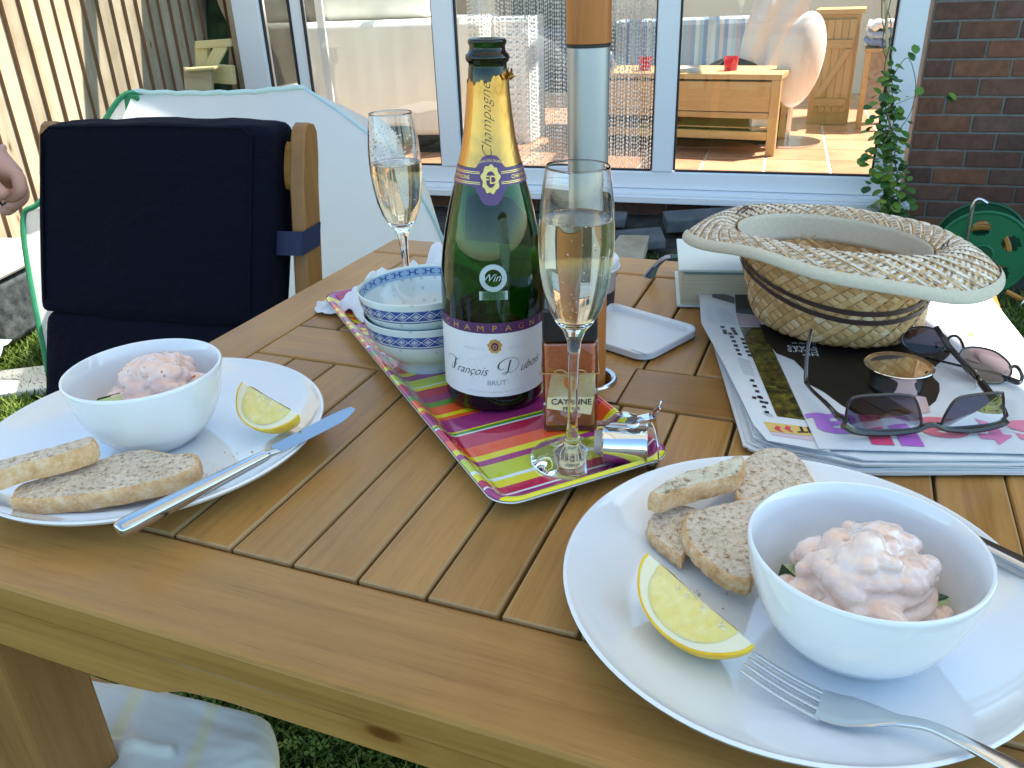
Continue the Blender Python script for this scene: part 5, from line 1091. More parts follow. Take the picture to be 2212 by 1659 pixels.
# faint monogram swirls behind the name
for sgn in (-1, 1):
    for q in range(3): sp = spline([(sgn * (6 + 6 * q) * S_, (58 - 3 * q) * S_), (sgn * (12 + 6 * q) * S_, 50 * S_), (sgn * (8 + 5 * q) * S_, 40 * S_), (sgn * (13 + 5 * q) * S_, 30 * S_)], 8); vs, fs = ribbon([(p[0], p[1]) for p in sp], .00016); decal(b, vs, fs, 0, 0, .00042)
b.build('faint_lettering', M_FAINT, bottle)
def crest(z0, w, h, name, inner=True, off=.0006):
    b = MB(); n = 48; pts = [((w * (1 + .10 * math.sin(k * 9 * 2 * PI / n) + .05 * math.sin(k * 5 * 2 * PI / n))) * math.cos(2 * PI * k / n), (h * (1 + .08 * math.sin(k * 9 * 2 * PI / n + 1))) * math.sin(2 * PI * k / n)) for k in range(n)]
    def ringf(k0, k1, o_): decal(b, [(x * k0, z * k0) for x, z in pts] + [(x * k1, z * k1) for x, z in pts], [(i, (i + 1) % n, n + (i + 1) % n, n + i) for i in range(n)], 0, z0, o_)
    ringf(.01, .6, off); ringf(.6, .85, off + .0008); ringf(.85, 1, off); b.build(name, M_GOLDP, bottle)
    b = MB(); pe = [(math.cos(2 * PI * k / 24) * w * .52, math.sin(2 * PI * k / 24) * h * .58) for k in range(24)]; decal(b, pe, [tuple(range(24))], 0, z0, off + .001); b.build(name + '_oval', M_PUR, bottle)
    b = MB(); vs, fs = text_mesh('D' if inner else 'FD', h * .8, bold=.0001); decal(b, vs, fs, 0, z0 - h * .28, off + .0013); b.build(name + '_monogram', M_GOLDP, bottle)
crest(.0650, .0058, .0062, 'crest')
# foil
M_FOIL = mat('gold_foil', (.56, .315, .09), .27, 1); bump(M_FOIL, noise(M_FOIL, coords(M_FOIL, (1, 1, .35)), 70, 3), .35, .003)
b = MB()
def foiltop(u):
    a = 2 * PI * u; d = math.cos(a - (math.atan2(-.4, .9))) ; return .2700 + .0015 * math.sin(a * 9) + .0009 * math.sin(a * 23) + .007 * max(0, d) ** 2
b.grid(lambda u, v: (lambda z: ((br(z) + .0004 + .0003 * math.sin(u * 40) * v) * math.cos(2 * PI * u), (br(z) + .0004 + .0003 * math.sin(u * 40) * v) * math.sin(2 * PI * u), z))(.2080 + (foiltop(u) - .2080) * v), 96, 24, True); b.build('gold_foil', M_FOIL, bottle, smooth=True, angle=180)
b = MB(); R = random.Random(8); cpt = bw(.020, .2755, .0015)
for k in range(10): p0 = Vector(bw(.014 + .0012 * k, .2715 + .0011 * R.uniform(0, 4), .001)); p1 = p0 + Vector((R.uniform(-.001, .004), R.uniform(-.004, .001), R.uniform(.001, .006))); p2 = p1 + Vector((R.uniform(-.002, .003), R.uniform(-.003, .002), R.uniform(-.003, .002))); b.add([p0, p1, p2, p0 + Vector((.002, -.001, -.001))], [(0, 1, 2), (0, 2, 3)])
b.build('torn_foil', M_FOIL, bottle)
b = MB(); vs, fs = text_mesh('Champagne', .0118, shear=.5, res=3, bold=-.0002); decal(b, [(-z, x) for x, z in vs], fs, .0015, .2420, .0008); b.build('foil_script', M_INK, bottle)
# purple neck band with rounded medallion
def zlow(u): x = (2 * u - 1) * .052; return .1945 - .0140 * math.exp(-(x / .0105) ** 4)
def zhigh(u): x = (2 * u - 1) * .052; return .2075 + .0100 * math.exp(-(x / .0095) ** 4)
patch(-.052, .052, zlow, zhigh, .0007, mat('purple_neck_band', (.11, .055, .17), .3), 'neck_band', 120, 14)
b = MB()
for zz in (.1975, .2040):
    for sgn in (-1, 1):
        for t_ in (0, .0012): vs, fs = ribbon([(sgn * (.0085 + .0015 * q), 0) for q in range(28)], .00025); decal(b, vs, fs, 0, zz + (t_ if zz > .2 else -t_), .0011)
vs, fs = text_mesh('CHAMPAGNE', .0042, align='LEFT'); decal(b, vs, fs, .0175, .1993, .0011); vs, fs = text_mesh('CHAMPAGNE', .0042, align='RIGHT'); decal(b, vs, fs, -.0175, .1993, .0011)
vs, fs = text_mesh('FRANCOIS DUBOIS', .0026); decal(b, [(x, z - 18 * x * x) for x, z in vs], fs, 0, .2128, .0011); b.build('neck_gilding', M_GOLDP, bottle)
crest(.2000, .0072, .0105, 'neck_crest', False, .0011)
# round silver medal sticker
M_MED = mat('silver_sticker', (.42, .52, .58), .35, .3); b = MB(); n = 40
for r0_, r1_ in ((.0072, .0112),): decal(b, [(r0_ * math.cos(2 * PI * k / n), r0_ * math.sin(2 * PI * k / n)) for k in range(n)] + [(r1_ * (1 + .012 * (k % 2)) * math.cos(2 * PI * k / n), r1_ * (1 + .012 * (k % 2)) * math.sin(2 * PI * k / n)) for k in range(n)], [(i, (i + 1) % n, n + (i + 1) % n, n + i) for i in range(n)], 0, .1240, .0004)
decal(b, [(-.0118, 0), (.0118, 0), (.0118, .0075), (-.0118, .0075)], [(0, 1, 2, 3)], 0, .1055, .0005)
vs, fs = text_mesh('Wine', .0088, shear=.4); decal(b, vs, fs, 0, .1215, .0006); b.build('medal_sticker', M_MED, bottle)
b = MB(); vs, fs = text_mesh('SILVER', .0058); decal(b, vs, fs, 0, .1072, .0008); b.build('medal_lettering', mat('dull_teal', (.06, .10, .12), .4), bottle)

# ---- champagne flutes
M_FL = mat('flute_glass', (1, 1, 1), 0, trans=1, ior=1.48); M_CHAMP = mat('champagne', (.99, .93, .66), 0, trans=1, ior=1.335)
_ab = N(M_CHAMP, 'ShaderNodeVolumeAbsorption'); _ab.inputs['Color'].default_value = (.85, .70, .22, 1); _ab.inputs['Density'].default_value = 9; L(M_CHAMP, _ab.outputs[0], M_CHAMP.node_tree.nodes['Material Output'].inputs['Volume']); P(M_CHAMP).inputs['Base Color'].default_value = (1, 1, 1, 1)
M_BUB = mat('bubble', (1, 1, 1), 0, trans=1, ior=.75)
def flute(c, rot, liq, label, seed, drops=0):
    rt = empty('champagne_flute', c, 0, label, 'champagne flute', 'champagne flutes', rot=rot); b = MB()
    outr = [(.0, .0), (.0315, .0), (.0325, .0008), (.0325, .0018), (.024, .0038), (.014, .0072), (.0075, .0125), (.0052, .018), (.0060, .0205), (.0046, .024), (.0039, .034), (.0037, .060), (.0040, .085), (.0052, .100), (.0085, .109), (.0140, .116), (.0190, .126), (.0228, .139), (.0252, .154), (.0265, .170), (.0264, .184), (.0254, .199), (.0236, .213), (.02165, .2252), (.02145, .2264)]
    innr = [(.0212, .2268), (.0210, .2264), (.0212, .2252), (.0230, .213), (.0246, .199), (.0254, .184), (.0255, .170), (.0242, .154), (.0218, .139), (.0179, .127), (.0130, .119), (.0075, .1145), (0, .1125)]
    b.lathe(outr + innr, 72); b.build('glass', M_FL, rt, smooth=True, angle=70, weld=True)
    iz = [.1128, .1148, .1193, .1273, .1393, .154, .170, .184, .199, .213]; ir = [0, .0075, .0130, .0179, .0218, .0242, .0255, .0254, .0244, .0226]; b = MB(); prof = [(0, .1126)] + [(r + .00015, z - .0001) for r, z in zip(ir[1:], iz[1:]) if z < liq - .002]; rl = float(np.interp(liq, iz, ir)); prof += [(rl + .00015, liq), (rl - .001, liq - .0005), (rl * .5, liq - .0007), (0, liq - .0007)]
    b.lathe(prof, 72); b.build('champagne', M_CHAMP, rt, smooth=True, angle=60, weld=True)
    R = random.Random(seed); b = MB(); bm = bmesh.new(); bmesh.ops.create_icosphere(bm, subdivisions=1, radius=1); sv = [v.co.copy() for v in bm.verts]; sf = [[v.index for v in f.verts] for f in bm.faces]; bm.free()
    for k in range(70):
        z = R.uniform(.122, liq - .002); rr = float(np.interp(z, iz, ir)); a = R.uniform(0, 2 * PI); q = rr * (R.uniform(.90, .985) if k % 3 else R.uniform(0, .8)); s = R.uniform(.00025, .0006); b.add([v * s + Vector((q * math.cos(a), q * math.sin(a), z)) for v in sv], sf)
    for k in range(50): a = R.uniform(0, 2 * PI); s = R.uniform(.0003, .0007); b.add([v * s + Vector(((rl - .0012) * math.cos(a), (rl - .0012) * math.sin(a), liq - .0006)) for v in sv], sf)
    b.build('bubbles', M_BUB, rt, smooth=True, kind='stuff')
    if drops:
        b = MB()
        for k in range(drops): z = R.uniform(liq + .004, .216); rr = float(np.interp(z, iz, ir)) - .0001; a = R.uniform(0, 2 * PI); s = R.uniform(.0005, .0014); b.add([Vector((v.x * s, v.y * s, v.z * s * 1.2)) + Vector((rr * math.cos(a), rr * math.sin(a), z)) for v in sv], sf)
        b.build('droplets', M_FL, rt, smooth=True, kind='stuff')
flute(Vector((.0446, .5525, ZT)), (0, math.radians(1.2), 0), .1915, 'tall champagne flute two thirds full, at the near end of the tray', 1)
flute(Vector((-.1085, .850, ZT)), (0, math.radians(-.5), 0), .178, 'champagne flute behind the stacked blue and white bowls', 2, 90)

# ---- cayenne pepper jar
jar = empty('spice_jar', (.0485, .6175, ZT), math.radians(-4), 'square glass jar of cayenne pepper with black lid behind the flute', 'jar'); jw = .0225
def rsq(h, r=.004): return [(x, y) for x, y in rrect(-h, h, -h, h, r, 4)]
b = MB(); b.prism(rsq(jw), 0, .080); b.build('glass', pane_mat('jar_glass', (.97, .98, .97)), jar, bevel=.002)
M_CAY = varied('cayenne_powder', (.50, .13, .045), (.62, .19, .075), 300, .9, bs=.3, bd=.001); b = MB(); b.prism(rsq(jw - .0022, .003), .005, .0785); b.build('cayenne_powder', M_CAY, jar)
b = MB(); b.prism(rsq(jw - .0005, .005), .0805, .108); b.build('lid', M_BLACK, jar, bevel=.002, seg=3)
M_TAG = varied('parchment_tag', (.72, .54, .27), (.80, .66, .42), 60, .7, detail=3); tg = [(-.017, .004), (.0135, -.001), (.0145, .006), (.0165, .020), (.0165, .030), (.0120, .037), (-.004, .0405), (-.0125, .035), (-.0150, .022), (-.0165, .012)]
MT = Matrix.Translation((.001, -jw - .0012, .018)) @ Matrix.Rotation(math.radians(84), 4, 'X') @ Matrix.Diagonal((1.18, 1.15, 1, 1))
def tagpts(b, vs, fs, o_): b.add([MT @ Vector((x, z, o_)) for x, z in vs], fs)
b = MB(); b.prism(tg, -.0003, .0003, MT); b.build('tag', M_TAG, jar)
b = MB(); vs, fs = text_mesh('CAYENNE', .0062, bold=.00008); tagpts(b, vs, fs and [tuple(f) for f in fs], .0005); vs, fs = text_mesh('PEPPER', .0038, bold=.00005); tagpts(b, [(x, z - .0045) for x, z in vs], fs, .0005); o = b.build('tag_lettering', M_INK, jar); o.location = (0, 0, .0085)
b = MB(); tagpts(b, [(.0052 * math.cos(2 * PI * k / 24), .0068 * math.sin(2 * PI * k / 24) + .0245) for k in range(24)], [tuple(range(24))], .0005); b.build('tag_emblem', mat('orange_print', (.80, .24, .02), .6), jar)
M_STR = mat('twine', (.45, .25, .09), .8); b = MB(); hj = jw + .0006; b.tube([(-hj, -hj, .054), (0, -hj - .0006, .0535), (hj, -hj, .054), (hj, hj, .0555), (-hj, hj, .0555)], .0006, 5, closed=True)
for sg in (-1, 1): b.tube(spline([(0, -hj - .002, .0535), (sg * .007, -hj - .003, .0585), (sg * .0125, -hj - .002, .0560), (sg * .006, -hj - .002, .0530), (0, -hj - .002, .0535)], 5), .0006, 5); b.tube(spline([(0, -hj - .002, .0535), (sg * .006, -hj - .003, .050), (sg * .012, -hj - .003, .0455 + .004 * (sg > 0))], 5), .0005, 5)
b.build('twine', M_STR, jar, smooth=True)

# ---- champagne stopper lying on the tray
spt = empty('bottle_stopper', (.0850, .5440, ZT + .0168), 0, 'polished steel champagne stopper with hinged levers lying on the tray by the flute', 'bottle stopper')
sx_ = Vector((.985, -.17, 0)).normalized(); 
MS = Matrix(((sx_.x, -sx_.y, 0, 0), (sx_.y, sx_.x, 0, 0), (0, 0, 1, 0), (0, 0, 0, 1))) @ Matrix.Rotation(PI / 2, 4, 'Y')
def slathe(prof, name, m, n=40): b = MB(); b.lathe(prof, n); b.v = [tuple(MS @ Vector(v)) for v in b.v]; return b.build(name, m, spt, smooth=True, angle=40)
slathe([(0, -.017), (.0150, -.017), (.0160, -.0160), (.0160, .0140), (.0166, .0150), (.0166, .0165), (.0155, .0168)], 'barrel', M_CHROME); slathe([(.0150, .0165), (.0135, .0170), (0, .0170)], 'rubber_disc', mat('pale_rubber', (.55, .48, .47), .6)); slathe([(0, -.0235), (.0085, -.0235), (.0095, -.0225), (.0095, -.0172)], 'bung', mat('clear_rubber', (.40, .33, .28), .4))
def sp3(*pp): return [sx_ * a + Vector((0, 0, c)) + Vector((-sx_.y, sx_.x, 0)) * b_ for a, b_, c in pp]
b = MB(); pth = spline(sp3((-.021, -.004, .0185), (-.015, -.004, .0195), (-.008, -.003, .0245), (.000, -.002, .0262), (.008, 0, .0235)), 6); sweep_flat(b, pth, [.0045] * len(pth), .0006, n=8); b.build('lever', M_CHROME, spt, smooth=True, angle=60)
b = MB(); pth = spline(sp3((.002, -.002, .0205), (.012, 0, .0225), (.020, .002, .0245), (.0245, .003, .030), (.0255, .003, .0355)), 6); sweep_flat(b, pth, [.0055, .006, .006, .0055] + [.005] * (len(pth) - 8) + [.0045, .004, .0035, .002], .0007, n=8); b.build('lever', M_CHROME, spt, smooth=True, angle=60)
b = MB(); b.lathe([(0, .0012), (.0045, .0010), (.0055, 0), (.0052, -.001), (0, -.0012)], 24); o = b.build('hinge_disc', M_STEEL, spt, smooth=True, loc=sp3((.005, -.004, .0208))[0], rot=(.35, 0, 0))
b = MB(); pth = [sx_ * (.0175 + .0075 * math.sin(a)) + Vector((-sx_.y, sx_.x, 0)) * (-.0165 * math.sin(a * 1.0) * .9) + Vector((0, 0, .019 * math.cos(a))) for a in [PI * k / 16 for k in range(17)]]; sweep_flat(b, pth, [.0035] * 17, .0006, up=sx_, n=8); b.build('clasp', M_CHROME, spt, smooth=True, angle=60)
b = MB(); pth = [sx_ * (.0175 + .0065 * math.sin(a)) + Vector((-sx_.y, sx_.x, 0)) * (.0165 * math.sin(a)) + Vector((0, 0, .019 * math.cos(a))) for a in [PI * k / 16 for k in range(17)]]; sweep_flat(b, pth, [.0035] * 17, .0006, up=sx_, n=8); b.build('clasp', M_CHROME, spt, smooth=True, angle=60)

# ---- crumpled napkin behind the bowls
M_NAP = sheet_mat('paper_napkin', (.76, .79, .86), .18, 0, .9); n0 = at(868, 600, HT); b = MB(); R = random.Random(4)
pk = [(R.uniform(-.085, .085), R.uniform(-.05, .05), R.uniform(.008, .026), R.uniform(.012, .022)) for _ in range(22)]
def nap(u, v):
    x, y = (u - .5) * .20, (v - .5) * .12; a = math.atan2(y, x); e = 1 + .10 * math.sin(5 * a) + .05 * math.sin(11 * a + 1); x *= e; y *= e; z = sum(h * math.exp(-((x - px) ** 2 + (y - py) ** 2) / s ** 2) for px, py, h, s in pk) * min(1, 4 * (.5 - abs(u - .5)) + .25) * min(1, 4 * (.5 - abs(v - .5)) + .25)
    z += .0022 * abs(fbm(x * 90, y * 90, 2)) + .004 * abs(math.sin(x * 130 + 3 * fbm(x * 30, y * 30, 1))) * .6; return (x, y, z + .001)
b.grid(nap, 90, 60); tag(b.build('paper_napkin', M_NAP, loc=(-.118, .955, HT), rot=(0, 0, math.radians(38)), smooth=True, angle=180, solid=.0004), 'crumpled white paper napkin between the stacked bowls and the far table corner', 'napkin')

# ---- plastic tub and its lid
M_PLA = mat('white_plastic', (.66, .70, .76), .3, sss=.1); tb = empty('plastic_tub', (.087, .905, HT), 0, 'white lidded plastic tub with dark band half hidden behind the flute', 'tub')
b = MB(); b.lathe([(0, 0), (.034, 0), (.036, .003), (.0385, .050)], 48); b.build('pot', varied('tub_print', (.42, .40, .40), (.50, .47, .46), 5, .4), tb, smooth=True, angle=50)
b = MB(); b.lathe([(.0362, .004), (.0372, .022)], 48); b.build('dark_band', mat('navy_print', (.02, .02, .05), .4), tb, smooth=True)
b = MB(); b.lathe([(0, .0575), (.028, .0572), (.033, .0600), (.0395, .0590), (.0415, .0560), (.0412, .0500), (.0425, .0492), (.0420, .0475), (.0388, .0478)], 48); b.build('lid', M_PLA, tb, smooth=True, angle=50)
ld = empty('tub_lid', (0, 0, 0), 0, 'flat white square plastic lid lying upturned beside the parasol pole', 'lid'); c4 = [at(1310, 650, HT + .006), at(1508, 712, HT + .006), at(1405, 773, HT + .006), at(1195, 712, HT + .006)]; lc = sum(c4, Vector()) / 4; e1 = (c4[1] - c4[0] + c4[2] - c4[3]) / 2; e2 = (c4[3] - c4[0] + c4[2] - c4[1]) / 2
ld.location = (lc.x, lc.y, HT); lang = math.atan2(e1.y, e1.x); ld.rotation_euler = (0, 0, lang); la, lb_ = e1.length / 2, e2.length / 2
b = MB(); rings = []
for ins, zz, r in ((.001, .0005, .016), (.0, .0015, .017), (.0, .0075, .017), (.0010, .0085, .016), (.0045, .0085, .013), (.0070, .0070, .011), (.0085, .0022, .010), (.0120, .0015, .008)): rings.append([(x, y, zz) for x, y in rrect(-la + ins, la - ins, -lb_ + ins, lb_ - ins, r)])
n_ = len(rings[0]); b.add([p for r in rings for p in r], [(j * n_ + i, (j) * n_ + (i + 1) % n_, (j + 1) * n_ + (i + 1) % n_, (j + 1) * n_ + i) for j in range(len(rings) - 1) for i in range(n_)] + [tuple((len(rings) - 1) * n_ + i for i in range(n_))]); b.build('lid_plate', M_PLA, ld, smooth=True, angle=40)
b = MB(); b.prism([(-.010, -.004), (.010, -.004), (.008, .001), (-.008, .001)], .0086, .0094); o = b.build('tab', M_PLA, ld, bevel=.0005); tp = at(1385, 757, HT + .009) - ld.location; q = Matrix.Rotation(-lang, 3, 'Z') @ tp; o.location = (q.x, q.y, 0); o.rotation_euler = (0, 0, 0)

# ---- hardback book
M_COVER = mat('pale_green_cover', (.60, .68, .66), .35); M_COVE2 = mat('green_band', (.16, .27, .24), .4); M_PAGES = mat('page_edges', (.60, .54, .40), .8); _v = coords(M_PAGES, (1, 1, 900)); _n = noise(M_PAGES, _v, 1, 2); L(M_PAGES, ramp(M_PAGES, _n, [(.35, (.50, .43, .30)), (.65, (.66, .60, .46))]), P(M_PAGES).inputs['Base Color']); bump(M_PAGES, _n, .5, .001)
q0, q1 = at(1462, 662, HT + .001), at(1431, 575, HT + .001); book = empty('hardback_book', (q0.x, q0.y, HT), math.radians(-10), 'thick hardback book with pale cover and ribbon marker half under the straw hat', 'book'); bl, bwid, bt = .125, .20, .0455
b = MB(); b.box(.004, bwid, .003, bl - .003, .003, bt - .003); b.build('page_block', M_PAGES, book)
for z0 in (0, bt - .0029): 
    b = MB(); b.box(0, bwid + .002, 0, bl, z0 + .0001, z0 + .0028); b.build('cover', M_COVER, book, bevel=.0006)
b = MB(); b.box(.0065, bwid - .001, .0018, .0029, bt - .0062, bt - .0031); b.build('cover_turn', M_COVE2, book)
M_RIB = mat('purple_ribbon', (.09, .08, .32), .4); M_RIB2 = mat('green_ribbon', (.12, .25, .22), .4)
B0 = Vector((q0.x, q0.y, HT)); 
for k, (mm, dx) in enumerate(((M_RIB, 0), (M_RIB2, .004), (mat('white_ribbon', (.6, .6, .68), .5), -.0035))):
    b = MB(); pth = spline([at(1470 + dx * 900, 552, HT + .036), at(1440 + dx * 900, 556, HT + .034), at(1416 + dx * 1200, 575, HT + .020), at(1400 + dx * 1600, 600, HT + .004)], 6); sweep_flat(b, [p - B0 for p in pth], [.0022] * (len(pth) - 6) + [.0026, .003, .0035, .004, .0045, .005], .0002, up=Vector((.3, -1, .4)), n=8); o = b.build('ribbon', mm, book, smooth=True); o.matrix_parent_inverse = Matrix.Rotation(math.radians(10), 4, 'Z')

# ---- newspapers
ZP = HT + .0150; M_NEWS = varied('newsprint', (.60, .63, .66), (.66, .68, .70), 30, .85); M_GLOSS = mat('glossy_page', (.66, .69, .73), .22, coat=.3)
NA, NB, NC, ND, NE_ = at(1512, 600, HT + .008), at(1612, 966, HT + .004), at(1700, 1003, HT + .002), at(1860, 1026, HT + .002), at(2132, 648, HT + .010); NF = Vector((.442, .505, HT)); NE_ = Vector((.536, .852, HT))
NCEN = (NA + NB + NF + NE_) / 4; papers = []
def sheet(poly, z, th, name, m, parent, wav=.0006, seed=0, n=16):
    pts = []
    for i in range(len(poly)):
        a, c = poly[i], poly[(i + 1) % len(poly)]
        for k in range(n): pts.append(a.lerp(c, k / n))
    N_ = len(pts); b = MB(); vs = []
    for j, zz in ((0, z), (1, z + th)):
        for i, p in enumerate(pts): vs.append(Vector((p.x, p.y, zz + wav * fbm(i * .35, seed, seed))))
    c0 = sum((Vector((p.x, p.y, 0)) for p in pts), Vector()) / N_; vs += [Vector((c0.x, c0.y, z)), Vector((c0.x, c0.y, z + th))]
    b.add(vs, [(i, (i + 1) % N_, N_ + (i + 1) % N_, N_ + i) for i in range(N_)] + [(N_ + i, N_ + (i + 1) % N_, 2 * N_ + 1) for i in range(N_)] + [((i + 1) % N_, i, 2 * N_) for i in range(N_)]); return b.build(name, m, parent)
news = empty('newspaper_stack', (0, 0, 0), 0, 'thick pile of folded newspapers with crossword page under the hat and sunglasses', 'newspapers'); R = random.Random(12)
for k in range(9):
    z = HT + .0007 + k * .00148; q = k / 8; dx, dy = R.uniform(-.003, .003), R.uniform(-.0028, .0028) ; o_ = Vector((dx - .005 * (1 - q) * (k > 1), dy, 0)); sh = .008 * (k % 3 == 1)
    poly = [NA + o_ + Vector((-.002 * k % .004, 0, 0)), NB + o_ + Vector((.002 + .010 * q, .006 * q, 0)), NC.lerp(NB, .3) + o_ + Vector((.012 * q, .004 * q, 0)), ND + o_ + Vector((.004 * q, .001 + sh * .3, 0)), NF + o_, NE_ + Vector((dx, dy, 0))]
    sheet(poly, z, .00122, 'newspaper', M_NEWS, news, .00035, k)
def flat(name, px, z, m, parent=news, th=0):
    b = MB(); pts = [at(x, y, z) for x, y in px]; b.add(pts, [tuple(range(len(pts)))]); return b.build(name, m, parent)
def dz(x, y): return ((x / 3.686 + 1700) * .8848, (y / 3.686 + 700) * .8848)
Z1 = ZP - .0001 + .0008
flat('top_page', [dz(*p) for p in ((22, 30), (45, 330), (250, 700), (400, 1000), (520, 1250), (640, 1385), (1200, 1485), (1300, 1300), (600, 330), (560, -40))], Z1, M_NEWS)
M_PH = mat('foliage_photo', rough=.3); _n = noise(M_PH, coords(M_PH, (1, 1, 1)), 110, 5, .7); _n2 = noise(M_PH, coords(M_PH, (1, 1, 1)), 24, 2); L(M_PH, mixc(M_PH, _n2, ramp(M_PH, _n, [(.4, (.012, .016, .008)), (.55, (.07, .10, .01)), (.72, (.22, .27, .03))]), ramp(M_PH, _n, [(.4, (.015, .012, .006)), (.58, (.14, .07, .012)), (.75, (.36, .22, .05))])), P(M_PH).inputs['Base Color'])
flat('photo_strip', [dz(*p) for p in ((390, 360), (725, 1165), (985, 1200), (750, 640), (590, 365))], Z1 + .0003, M_PH)
flat('dark_heading', [dz(*p) for p in ((345, -10), (355, 235), (560, 258), (560, -10))], Z1 + .0003, mat('black_print', (.015, .015, .017), .35))
flat('pink_panel', [dz(*p) for p in ((358, 240), (385, 350), (600, 362), (560, 260))], Z1 + .0003, mat('pink_print', (.42, .30, .31), .5)); flat('grey_bar', [dz(*p) for p in ((140, 30), (345, 95), (345, 155), (142, 95))], Z1 + .0003, mat('grey_bar_print', (.12, .13, .14), .5))
b = MB(); vs, fs = text_mesh('two guide', .011, align='LEFT'); p0, p1 = at(*dz(560, 60), Z1 + .0006), at(*dz(390, 45), Z1 + .0006); d = (p1 - p0).normalized(); s_ = Vector((-d.y, d.x, 0)); b.add([p0 + d * x + s_ * z for x, z in vs], fs); b.build('guide_lettering', M_PAPER, news)
flat('yellow_advert', [dz(*p) for p in ((605, 1212), (660, 1300), (1040, 1345), (1000, 1262))], Z1 + .0003, mat('yellow_print', (.66, .46, .13), .5)); flat('pale_pink_strip', [dz(*p) for p in ((662, 1304), (690, 1335), (1060, 1390), (1042, 1350))], Z1 + .0003, mat('pale_pink_print', (.60, .46, .52), .5))
M_REDP = mat('red_print', (.62, .04, .10), .5)
for x0 in (700, 790): flat('red_arrow', [dz(*p) for p in ((x0 + 20, 1250), (x0, 1275), (x0 + 60, 1305), (x0 + 85, 1308), (x0 + 50, 1282), (x0 + 60, 1262))], Z1 + .0006, M_REDP)
b = MB(); vs, fs = text_mesh('IT', .013, bold=.0004); p0, p1 = at(*dz(1005, 1262), Z1 + .0006), at(*dz(935, 1290), Z1 + .0006); d = Vector((-1, .12, 0)).normalized(); s_ = Vector((-d.y, d.x, 0)); b.add([p0 + d * (x + .004) + s_ * (z - .0) for x, z in vs], fs); b.build('advert_lettering', M_INK, news)
b = MB(); R = random.Random(2)
for (gx, gy, sx, sy, cells) in ((215, 350, 44, 17, [(0, 0), (2, 0), (0, 1), (0, 2), (1, 2), (2, 1), (2, 2), (0, 3), (3, 4), (3, 6)]),): pass
sq_ = [(215, 350), (305, 365), (232, 383), (240, 404), (285, 410), (320, 388), (333, 410), (300, 440), (318, 478), (334, 516), (350, 556), (368, 594), (395, 460), (410, 496), (425, 532), (442, 570), (460, 604), (482, 830), (505, 880), (527, 928), (500, 985), (545, 978), (560, 985), (568, 1022), (608, 1030), (590, 1068), (615, 1115)]
for (x, y) in sq_: w_, h_ = (42, 20); pts = [at(*dz(*p), Z1 + .0004) for p in ((x, y), (x + w_ * .9, y + 4), (x + w_, y + h_ + 5), (x + w_ * .12, y + h_))]; b.add(pts, [(0, 1, 2, 3)])
b.build('crossword_squares', M_INK, news, kind='stuff')
b = MB(); R = random.Random(6)
def lines(x0, y0, x1, y1, n, dy, w):     # tiny lines of print
    for k in range(n):
        xe = x1 - R.uniform(0, .2) * (x1 - x0); a, c = at(*dz(x0 + k * dy * .35, y0 + k * dy), Z1 + .0004), at(*dz(xe + k * dy * .35, y1 + k * dy), Z1 + .0004); s_ = (c - a).cross(Vector((0, 0, 1))).normalized() * w; b.add([a - s_, c - s_, c + s_, a + s_], [(0, 1, 2, 3)])
lines(175, 190, 330, 215, 9, 15, .00028); lines(370, 640, 500, 668, 9, 17, .00028); lines(600, 1120, 700, 1150, 3, 14, .0003); lines(60, 190, 150, 205, 9, 15, .0002)
b.build('small_print', mat('grey_ink', (.30, .31, .33), .7), news, kind='stuff')
# stella supplement
mag = empty('magazine', (0, 0, 0), 0, 'glossy magazine cover with pink and purple title upside down on top of the newspapers', 'magazine'); Z2 = Z1 + .0012
mp = [at(x, y, Z2) for x, y in ((1600, 560), (1648, 706), (1769, 969))] + [Vector((.437, .508, Z2)), Vector((.505, .80, Z2))]
mp[2] = at(1769, 969, Z2); sheet(mp, Z1 + .0004, .0009, 'cover', M_GLOSS, mag, .0001, 3)
flat('dark_photo', [(1640, 700), (1655, 735), (1677, 763), (1715, 778), (1735, 798), (1748, 830), (1780, 847), (1816, 874), (1845, 892), (1880, 900), (1930, 903), (1967, 893), (2002, 882), (2022, 866), (2030, 845), (2029, 828), (2016, 815), (2014, 802), (2024, 788), (2044, 774), (2053, 764), (2046, 750), (1940, 738), (1800, 720)], Z2 + .0003, mat('dark_photo_print', (.006, .0055, .007), .4), mag)
flat('skin_photo', [(1895, 845), (1980, 895), (2010, 890), (2000, 858), (1960, 850), (1905, 818), (1880, 815)], Z2 + .0006, mat('skin_print', (.60, .40, .38), .3), mag)
b = MB(); ts = .066; p0, p1 = at(2262, 912, Z2 + .0007), at(1738, 893, Z2 + .0007); d = (p1 - p0); tot = d.length; d.normalize(); s_ = Vector((-d.y, d.x, 0)); s_ = s_ if s_.y < 0 else -s_
cs_ = [(.72, .24, .36), (.70, .22, .40), (.66, .17, .24), (.45, .12, .52), (.66, .07, .16), (.42, .18, .62)]; pens = [(.0, .033), (.036, .026), (.064, .040), (.107, .017), (.129, .017), (.149, .040)]; k_ = tot / .189
for chh, cc, (ox, wd) in zip('stella', cs_, pens):
    b = MB(); vs, fs = text_mesh(chh, ts, bold=.0016, align='LEFT', res=6); xs = [v[0] for v in vs]; x0, x1 = min(xs), max(xs)
    b.add([p0 + d * ((ox + (x - x0) / (x1 - x0) * wd) * k_) + s_ * z for x, z in vs], fs); b.build('title_letter', mat('title_' + chh + str(ox), cc, .3, coat=.2), mag)
b = MB(); 
